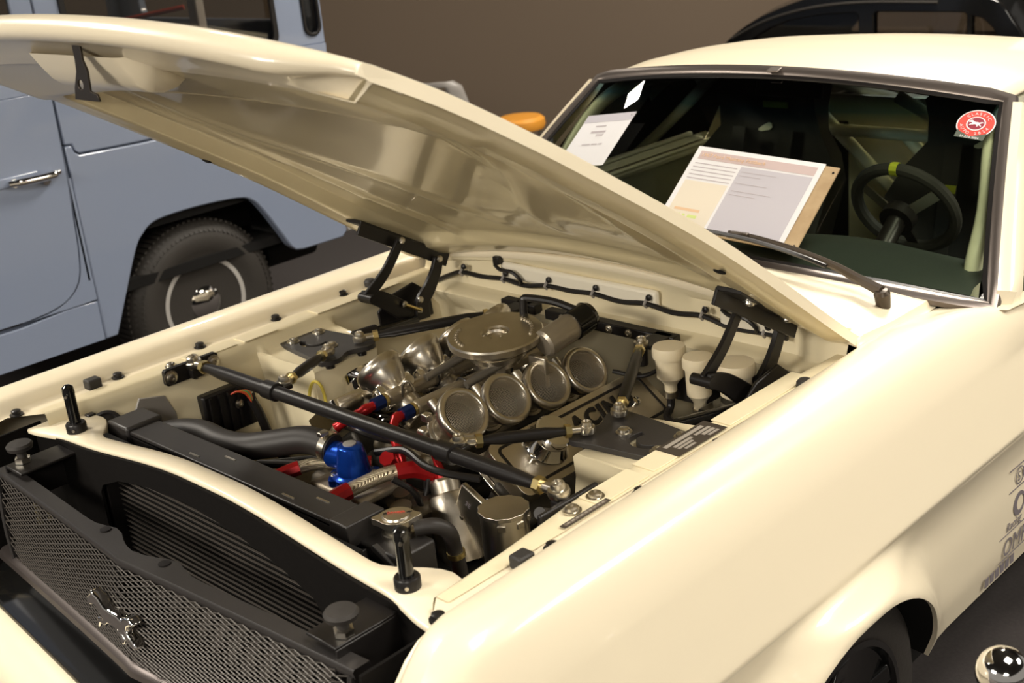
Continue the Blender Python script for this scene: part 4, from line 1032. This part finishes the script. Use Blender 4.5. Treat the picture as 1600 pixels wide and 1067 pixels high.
# ---- fluid reservoirs --------------------------------------------------
for x, y, r, h, zt in ((.318, .334, .037, .085, .908), (.405, .322, .034, .10, .905), (.492, .335, .042, .085, .905)):
    rv = MB().lathe([(.014, -h-.03), (.014, -h-.008), (.018, -h), (r*.80, -h+.012), (r*.86, -.03), (r*.88, -.022), (0, -.022)], (x, y, zt), (0, 0, 1), 32).build('fluid_reservoir', PLASTIC_W, car)
    MB().lathe([(r, -.026), (r*1.02, -.022), (r*1.02, -.006), (r*.96, 0), (r*.6, .0015), (0, .0015)], (x, y, zt), (0, 0, 1), 20).build('lid', PLASTIC_W, rv)
    MB().lathe([(.017, 0), (.017, .014), (.012, .016)], (x, y, zt-h-.036), (0, 0, 1), 16).build('hose_band', STEEL, rv)
    MB().tube(cr([(x, y, zt-h-.03), (x, y-.005, zt-h-.06), (x+.01, y-.03, zt-h-.075), (x+.07, y-.05, zt-h-.08), (x+.12, y-.02, zt-h-.09)], 5), .009, 10).build('feed_hose', BLACK, rv)
mc = MB().cyl((.47, .46, .785), (.47, .22, .780), .026).box((.52, .30, .80), (.12, .12, .05)).lathe([(.045, 0), (.045, .02), (0, .02)], (.47, .45, .785), (0, -1, 0), 24).build('master_cylinder', BLACK_G, car, bevel=.004)
MB().box((.42, .38, .80), (.22, .05, .06)).build('reservoir_bracket', BLACK, car, bevel=.004)
MB().tube(cr([(.42, .20, .74), (.48, .16, .73), (.53, .18, .75), (.55, .22, .78)], 5), .010, 10).build('hose', BLACK_G, car)
# ---- identification plates on the near apron ----------------------------
z0 = .9005
tg = MB().plate([(.606, -.083), (.660, -.083), (.660, .066), (.606, .066)], .0008, (0, 0, z0)).build('data_plate', DECAL_D, car)
for a0, a1, b0, b1 in ((.613, .622, -.070, .045), (.627, .634, -.058, -.005), (.637, .643, -.058, -.015), (.627, .634, .005, .050), (.637, .645, .015, .050), (.648, .654, .02, .05), (.647, .653, -.05, -.02)):
    MB().plate([(a0, b0), (a1, b0), (a1, b1), (a0, b1)], .0004, (0, 0, z0+.0008)).build('print_field', DECAL_L, tg)
tg2 = MB().plate([(.652, -.396), (.664, -.396), (.664, -.278), (.652, -.278)], .0008, (0, 0, .9002)).build('number_plate', DECAL_D, car)
MB().plate([(.6545, -.39), (.6615, -.39), (.6615, -.284), (.6545, -.284)], .0004, (0, 0, .901)).build('print_field', mat('brown_decal', (.14, .115, .09), .4), tg2)
for k in range(9): MB().box((.658, -.380+.011*k, .9016), (.0035, .006, .0004)).build('number_mark', DECAL_L, tg2)
# ================================================================== information sheets on the screen
def sheet(name, label, x0, x1, t0, t1, board):
    tm = (t0+t1)/2; c = on_glass((x0+x1)/2, tm, .019); u = (on_glass(x1, tm)-on_glass(x0, tm)).normalized(); v = (on_glass((x0+x1)/2, t1)-on_glass((x0+x1)/2, t0)); H = v.length; v.normalize()
    u = (u-v*u.dot(v)).normalized(); w_ = u.cross(v); W = x1-x0
    root = thing(name, label, 'sign', c)
    def P(a0, a1, b0, b1, h, m, nm, th=.0008):
        q = MB().plate([(a0, b0), (a1, b0), (a1, b1), (a0, b1)], th, w_*h, u, v); return q.build(nm, m, root)
    return root, P, c, u, v, w_, W, H
r_, P, c, u, v, w_, W, H = sheet('information_sheet', 'printed white data sheet on a brown board propped on the windscreen over the wiper', -.03, .352, .075, .50, True)
P(-W/2+.02, W/2+.022, -H/2-.004, H/2-.004, -.005, BROWNB, 'board', .004)
P(-W/2, W/2-.016, -H/2, H/2, 0, PAPER, 'paper')
x0, x1 = -W/2, W/2-.016
P(x0+.015, x1-.015, H/2-.040, H/2-.014, .001, PAPER_P, 'title_band', .0004)
P(x0+.150, x1-.015, -H/2+.012, H/2-.046, .001, PAPER_G, 'grey_column', .0004)
P(x0+.015, x0+.142, -H/2+.012, H/2-.110, .001, PAPER_C, 'cream_field', .0004)
text('title', '1967 Ford Mustang Fastback', .0165, ORANGE_T, r_, c+u*(x0+.020)+v*(H/2-.032)+w_*.0016, u, v)
for i in range(5): P(x0+.015, x0+.142, H/2-.055-.012*i, H/2-.0525-.012*i, .0012, INK_L, 'text_rule', .0003)
for i in range(7):
    if i in (2, 4): continue
    P(x0+.158, x0+.158+(.10, .06, 0, .09, 0, .11, .075)[i], H/2-.062-.012*i, H/2-.0605-.012*i, .0016, INK_L, 'text_line', .0003)
P(x0+.03, x0+.105, -H/2+.053, -H/2+.061, .0014, ORANGE_T, 'price_line', .0003)
for a, b in ((.03, .055), (.062, .07), (.078, .105)): P(x0+a, x0+b, -H/2+.034, -H/2+.043, .0014, GREEN_T, 'price_line', .0003)
for q in ((W/2+.012, H/2-.022), (W/2+.012, -H/2+.012)):
    MB().lathe([(.003, 0), (.003, .001), (0, .001)], u*q[0]+v*q[1]-w_*.001, w_, 10).build('pin', BLACK, r_)
r2, P, c, u, v, w_, W, H = sheet('information_sheet', 'plain white sheet with a grey header lying on the windscreen behind the hood edge', -.535, -.332, .40, .69, False)
P(-W/2, W/2, -H/2-.03, H/2, 0, PAPER, 'paper')
P(-W/2, W/2, H/2-.03, H/2, .001, PAPER_G, 'header_band', .0004)
for a, b, h, t in ((-.035, .010, .045, .004), (-.040, .022, .066, .007), (-.045, -.01, .116, .004), (-.005, .02, .116, .004), (.025, .04, .116, .004)):
    P(a, b, H/2-h-t, H/2-h, .0014, INK_L, 'text_line', .0003)
MB().tube([u*(-.01+.03*k/8)+v*(H/2-.078-.010*(k % 2))+w_*.002 for k in range(9)], .0007, 5).build('signature', INK_L, r2)
MB().lathe([(.002, 0), (.002, .001), (0, .001)], u*(W/2-.012)+v*(H/2-.012)+w_*.001, w_, 8).build('pin', BLACK, r2)

# ================================================================== blue off-road wagon alongside
X0 = -2.5
bv = thing('off_road_wagon', 'pale blue boxy off-road wagon parked beside the cream coupe', 'car', (X0-.8, .9, 0))
def vb(mb, name, m, parent=None, **k):
    par = parent or bv
    o = mb.build(name, m, par, **k)
    o.location = o.location-ptb(par); return o
def yz(L): return [(a, b) for a, b in L]
U, W_ = (0, 1, 0), (0, 0, 1)
arch = [(p.x, p.y) for p in cr([(.455, .36, 0), (.53, .52, 0), (.60, .665, 0), (.645, .72, 0), (.715, .757, 0), (.90, .765, 0), (1.10, .752, 0), (1.165, .725, 0), (1.21, .67, 0), (1.27, .57, 0), (1.315, .49, 0)], 4)]
side = [(.405, .36)]+arch+[(1.345, .462), (1.38, .455), (1.60, .452), (1.625, .475), (1.645, 1.055), (.70, 1.066), (.455, 1.075), (.437, 1.09), (.432, 1.115), (.405, 1.117)]
vb(MB().plate(side, .05, (X0-.05, 0, 0), U, W_), 'side_panel', BLUEV, bevel=.006)
up = [(.405, 1.121), (.436, 1.119), (.441, 1.094), (.460, 1.080), (.70, 1.071), (1.645, 1.060), (1.66, 1.30), (.405, 1.32)]
vb(MB().plate(up, .046, (X0-.05, 0, 0), U, W_), 'upper_panel', BLUEV, bevel=.005)
vb(MB().box((X0-.045, 1.0, 1.0), (.02, 1.2, .55)), 'inner_panel', BLACK_M)
# hard top: pillars, roof, window seals
win = rrect(.50, 1.325, 1.425, 1.80, .045)
win2 = rrect(1.56, 1.335, 1.648, 1.80, .04)
tp = [(.405, 1.32), (1.66, 1.30), (1.665, 1.90), (.405, 1.92)]
vb(MB().plate(tp, .04, (X0-.05, 0, 0), U, W_, [win, win2]), 'hard_top_side', BLUEV, bevel=.004)
for wn in (win, win2):
    cx = sum(a for a, b in wn)/len(wn); cy = sum(b for a, b in wn)/len(wn)
    inn = [(cx+(a-cx)*.955 if wn is win else cx+(a-cx)*.75, cy+(b-cy)*.94) for a, b in wn]
    vb(MB().plate(wn, .012, (X0-.014, 0, 0), U, W_, [inn]), 'window_seal', BLACK, bevel=.002)
    vb(MB().plate(wn, .004, (X0-.03, 0, 0), U, W_), 'window_pane', GLASS_V)
vb(MB().box((X0-.80, .45, 1.93), (1.64, 2.5, .06)), 'roof', BLUEV, bevel=.02)
# far side and tail so that the cabin is closed
vb(MB().plate([(-1.0, .46), (1.62, .46), (1.66, 1.30), (-1.0, 1.30)], .04, (X0-1.62, 0, 0), U, W_), 'side_panel', BLUEV)
vb(MB().plate([(-1.0, 1.30), (1.66, 1.30), (1.66, 1.92), (-1.0, 1.92)], .04, (X0-1.62, 0, 0), U, W_, [rrect(.45, 1.36, 1.55, 1.80, .05), rrect(-.8, 1.36, .3, 1.80, .05)]), 'hard_top_side', BLUEV)
tl = [(-1.60, .47), (-.04, .47), (-.04, 1.92), (-1.60, 1.92)]
vb(MB().plate([(a+X0, b) for a, b in tl], .04, (0, 1.645, 0), (1, 0, 0), (0, 0, 1), [rrect(X0-1.4, 1.40, X0-.2, 1.80, .06)]), 'tail_gate', BLUEV, bevel=.008)
vb(MB().box((X0-.80, .9, .52), (1.5, 1.5, .04)), 'load_floor', BLACK_M)
# door with handle
dr = [(-.72, .53), (.12, .525)]+[(p.x, p.y) for p in cr([(.20, .532, 0), (.27, .55, 0), (.325, .59, 0), (.355, .65, 0), (.37, .75, 0)], 3)]+[(.385, 1.0), (.395, 1.32), (-.72, 1.34)]
door = vb(MB().plate(dr, .03, (X0-.028, 0, 0), U, W_), 'door', BLUEV, bevel=.004)
vb(MB().plate([(-.72, 1.34), (.395, 1.32), (.395, 1.90), (-.72, 1.90)], .03, (X0-.032, 0, 0), U, W_, [rrect(-.62, 1.40, .318, 1.82, .05)]), 'door_frame', BLUEV, door, bevel=.004)
vb(MB().plate(rrect(-.62, 1.40, .318, 1.82, .05), .004, (X0-.02, 0, 0), U, W_), 'window_pane', GLASS_V, door)
vb(MB().box((X0+.003, -.17, 1.038), (.010, .90, .038)), 'door_rib', BLUEV, door, bevel=.008)
hd = vb(MB().tube(cr([(X0+.02, .16, 1.034), (X0+.032, .20, 1.034), (X0+.036, .28, 1.033), (X0+.034, .33, 1.034), (X0+.022, .355, 1.036)], 5), [.013]*4+[.0155]*12+[.011]*4+[.006], 12), 'door_handle', CHROME, door)
vb(MB().cyl((X0, .30, 1.02), (X0+.02, .30, 1.012), .015).cyl((X0+.002, .18, 1.034), (X0+.025, .18, 1.034), .016), 'lock', CHROME, door)
vb(MB().box((X0-.012, .388, .95), (.02, .016, .70)), 'door_gap_trim', mat('dark_blue_gap', (.10, .12, .17), .5), bevel=.004)
cp_ = [(p.x, p.y) for p in cr([(.10, .519, 0), (.20, .526, 0), (.273, .545, 0), (.331, .586, 0), (.361, .648, 0), (.376, .75, 0)], 3)]+[(.391, 1.0), (.402, 1.0), (.402, .524), (.35, .522)]
vb(MB().plate(cp_, .03, (X0-.032, 0, 0), U, W_), 'corner_panel', BLUEV, bevel=.003)
sill = [(-.9, .36), (.405, .36), (.405, .515), (.30, .52), (.10, .505), (-.9, .51)]
vb(MB().plate(sill, .045, (X0-.05, 0, 0), U, W_), 'sill', BLUEV, bevel=.004)
fw_ = [(-2.1, .50), (-.73, .40), (-.73, 1.30), (-2.1, 1.22)]
vb(MB().plate(fw_, .30, (X0-.32, 0, 0), U, W_), 'front_wing', BLUEV, bevel=.02)
vb(MB().box((X0-.80, -1.40, .98), (1.0, 1.35, .50)), 'bonnet', BLUEV, bevel=.04)
vb(MB().box((X0-.80, 1.69, .50), (1.5, .06, .10)), 'rear_bumper', GREYP, bevel=.01)
vb(MB().lathe([(.03, 0), (.034, .02), (.028, .035), (0, .04)], (X0-.06, 1.645, .53), (.3, 1, 0), 16), 'tail_lamp', CHROME)
vb(MB().cyl((X0-.30, 1.35, .40), (X0-.30, 1.62, .40), .07), 'silencer', BLACK_M)
def bwheel(y, zc=.345, r=.345):
    w0 = V((X0-.16, y, zc)); ax = V((1, 0, 0))
    t = vb(MB().lathe([(r-.155, -.09), (r-.05, -.105), (r-.015, -.095), (r, -.07), (r, .06), (r-.008, .078), (r-.03, .098), (r-.075, .112), (r-.125, .098), (r-.155, .085)], w0, ax, 56), 'wheel', RUBBER_W if False else TYRE, ang=50)
    tread = MB()
    for k in range(84):
        a = 2*PI*k/84; d = V((0, math.cos(a), math.sin(a))); tread.bar(w0+d*(r-.012)+ax*.081, w0+d*(r-.045)+ax*.106, .012, .004, ax+d)
        tread.bar(w0+d*(r+.002)-ax*.06, w0+d*(r+.002)+ax*.065, .012, .008, d)
    vb(tread, 'tread_blocks', TYRE, t, kind='stuff')
    vb(MB().lathe([(r-.155, .08), (r-.152, .088), (r-.170, .088), (r-.180, .06), (r-.215, .03), (r-.24, .045), (.05, .05), (.05, .04), (0, .04)], w0, ax, 48), 'rim', mat('grey_rim', (.50, .48, .45), .35, .25), t)
    vb(MB().lathe([(.075, .045), (.078, .06), (.070, .085), (.045, .10), (.0, .103)], w0, ax, 32), 'hub_cap', CHROME, t)
    return t
bwheel(.905); bwheel(-1.35)
vb(MB().box((X0-.58, .90, .62), (.50, .90, .36)), 'wheel_house', BLACK_M)
vb(MB().box((X0-.20, .90, .79), (.30, .95, .02)), 'arch_roof', BLACK_M)
vb(MB().cyl((X0-1.5, .905, .345), (X0-.1, .905, .345), .05), 'axle', BLACK_M)
# cabin fittings seen through the glass
sb = vb(MB().box((X0-.80, .56, 1.22), (1.25, .16, .55)), 'seat_back', mat('dark_green_vinyl', (.02, .024, .024), .5), bevel=.06, seg=4)
vb(MB().box((X0-.80, .60, 1.50), (1.22, .20, .08)), 'seat_cover', mat('pale_cloth', (.50, .46, .38), .7), sb, bevel=.03, seg=3)
vb(MB().tube(cr([(X0-1.2, 1.2, 1.34), (X0-1.2, 1.22, 1.40), (X0-1.15, 1.30, 1.42), (X0-.9, 1.55, 1.46)], 4), .012, 8), 'red_strap', mat('red_strap', (.50, .06, .03), .5))
vb(MB().box((X0-.75, 1.52, 1.6), (.07, .05, .66)), 'cabin_post', mat('pale_post', (.55, .50, .46), .5), bevel=.01)

# ================================================================== black low saloon in the background
ks = thing('saloon', 'black vintage saloon with an arched roof standing behind the cream coupe', 'car', (-1.5, 5.0, 0))
def kb(mb, name, m, parent=None, **k):
    o = mb.build(name, m, parent or ks, **k); o.location = -ptb(parent or ks); return o
Y0 = 4.4
ro = [(-2.62, .70), (-2.48, .80), (-2.337, .917), (-2.205, .995), (-2.09, 1.045), (-1.86, 1.118), (-1.6, 1.165), (-1.3, 1.185), (-1.0, 1.165), (-.80, 1.105), (-.72, 1.02), (-.66, .93), (-.56, .74)]
roo = [(p.x, p.y) for p in cr([(a, b, 0) for a, b in ro], 4)]
w1 = [(-2.25, .80), (-2.20, .905), (-2.10, .955), (-1.97, 1.0), (-1.75, 1.035), (-1.56, 1.045), (-1.545, 1.03), (-1.54, .80)]
w2 = rrect(-1.455, .80, -.951, 1.050, .02)
w3 = [(-.925, .80), (-.925, 1.036), (-.87, 1.022), (-.82, .98), (-.775, .92), (-.74, .80)]
kb(MB().plate(roo, .05, (0, Y0+.05, 0), (1, 0, 0), (0, 0, 1), [w1, w2, w3]), 'cabin_side', BLACK_G, bevel=.01)
kb(MB().plate(roo, .05, (0, Y0+1.25, 0), (1, 0, 0), (0, 0, 1), [[(-2.3, .76), (-2.18, .90), (-2.05, .97), (-1.8, 1.03), (-1.4, 1.06), (-1.0, 1.05), (-.80, .96), (-.70, .78)]]), 'cabin_side', BLACK_G, bevel=.01)
rows = [[V((a, Y0+.0-.0+.02, b)), V((a, Y0+.15, b+.03)), V((a, Y0+.6, b+.05)), V((a, Y0+1.05, b+.03)), V((a, Y0+1.24, b))] for a, b in roo]
kb(MB().grid(rows), 'roof', BLACK_G)
for wn in (w1, w2, w3):
    kb(MB().plate(wn, .004, (0, Y0+.03, 0), (1, 0, 0), (0, 0, 1)), 'window_pane', GLASS_V)
kb(MB().tube(cr([(-2.34, Y0-.004, .90), (-2.2, Y0-.004, .965), (-2.05, Y0-.004, 1.02), (-1.8, Y0-.004, 1.075), (-1.5, Y0-.004, 1.10), (-1.1, Y0-.004, 1.10)], 5), .008, 8), 'gutter_moulding', mat('dull_moulding', (.06, .055, .05), .3, .6))
rows = []
for x in [-3.3+3.6*k/20 for k in range(21)]:
    e = 1-abs((x+1.5)/1.8)**3; zt = .35+.42*max(0, e)**.5
    rows.append([V((x, Y0-.10, .25)), V((x, Y0-.14, .45*max(.6, e))), V((x, Y0-.08, zt-.06)), V((x, Y0+.06, zt)), V((x, Y0+1.2, zt)), V((x, Y0+1.36, zt-.06)), V((x, Y0+1.40, .45*max(.6, e))), V((x, Y0+1.36, .25))])
kb(MB().grid(rows, True), 'body', BLACK_G, ang=60)
for x in (-2.55, -.45):
    for y in (Y0-.05, Y0+1.31):
        kb(MB().lathe([(.2, -.08), (.29, -.07), (.30, 0), (.29, .07), (.2, .08), (.06, .06), (0, .06)], (x, y, .30), (0, -1, 0), 32), 'wheel', TYRE)
kb(MB().box((-.60, Y0+.1, .98), (.03, .02, .30), Matrix.Rotation(-.25, 3, 'Y')), 'mirror_post', BLACK)
wl_ = tag(MB().plate(rrect(-.30, .62, .30, 1.62, .02), .03, (-.20, 4.10, 0), (1, 0, 0), (0, 0, 1)).box((-.20, 4.10, .32), (.05, .05, .64)).box((-.20, 4.12, .015), (.45, .30, .03)).build('display_board', mat('white_panel', (.72, .68, .66), .5)), 'white display board on a stand beside the black saloon', 'board')

# ================================================================== chairs behind, barrier post
ch = thing('shell_chair', 'grey plastic shell chair with a hand hole in its back', 'chair', (-3.98, 3.62, 0))
rows = []
for t, y, z, hw in ((0, -.22, .40, .20), (.2, -.05, .385, .21), (.45, .12, .40, .20), (.6, .18, .46, .19), (.8, .215, .60, .185), (.95, .23, .72, .15), (1, .232, .755, .10)):
    rows.append([V((q*hw, y-.04*abs(q)**3*(1 if t > .5 else 0), z+(.03*abs(q)**3 if t < .5 else 0))) for q in [-1+2*k/12 for k in range(13)]])
shell = MB(); n = 13; sub = []
for i in range(len(rows)-1):
    for k in range(4):
        t = k/4; sub.append([rows[i][j].lerp(rows[i+1][j], t) for j in range(n)])
sub.append(rows[-1]); vs = [p for r in sub for p in r]; fs = []
for i in range(len(sub)-1):
    for k in range(n-1):
        c0 = (sub[i][k]+sub[i+1][k+1])/2
        if abs(c0.x) < .045 and .66 < c0.z < .72: continue
        fs.append((i*n+k, i*n+k+1, (i+1)*n+k+1, (i+1)*n+k))
o = shell.add(vs, fs).build('shell', GREYP, ch, solid=.012)
for x in (-1, 1):
    for y in (-1, 1):
        MB().cyl((x*.16, y*.12+.0, .40), (x*.23, y*.22, 0), .011, n=10).build('leg', STEEL, ch)
ch.rotation_euler = (0, 0, math.radians(-140))
stl = thing('stool', 'stool with a round padded orange seat near the brown wall', 'stool', (-3.22, 3.52, 0))
MB().lathe([(.08, .49), (.135, .50), (.145, .525), (.140, .555), (.12, .572), (0, .577)], (0, 0, 0), (0, 0, 1), 36).build('seat', ORANGEP, stl)
for k in range(4):
    a = PI/4+PI/2*k; MB().cyl((.10*math.cos(a), .10*math.sin(a), .51), (.19*math.cos(a), .19*math.sin(a), 0), .012, n=10).build('leg', STEEL, stl)
MB().tube([(.155*math.cos(2*PI*k/24), .155*math.sin(2*PI*k/24), .20) for k in range(24)], .008, 8, closed=True).build('foot_ring', STEEL, stl)
bp_ = thing('barrier_post', 'chrome barrier post with a ball top beside the front wheel', 'post', (1.30, -.165, 0))
MB().lathe([(.0, .0), (.14, .0), (.145, .012), (.13, .025), (.04, .04), (.022, .05), (0, .05)], (0, 0, 0), (0, 0, 1), 36).build('base', CHROME, bp_)
MB().cyl((0, 0, .04), (0, 0, .715), .019, n=24).build('pole', CHROME, bp_)
MB().lathe([(.019, 0), (.028, .004), (.028, .014), (.018, .02)], (0, 0, .70), (0, 0, 1), 28).build('neck_ring', CHROME, bp_)
MB().sphere((0, 0, .757), .040, 32).build('ball', CHROME, bp_)
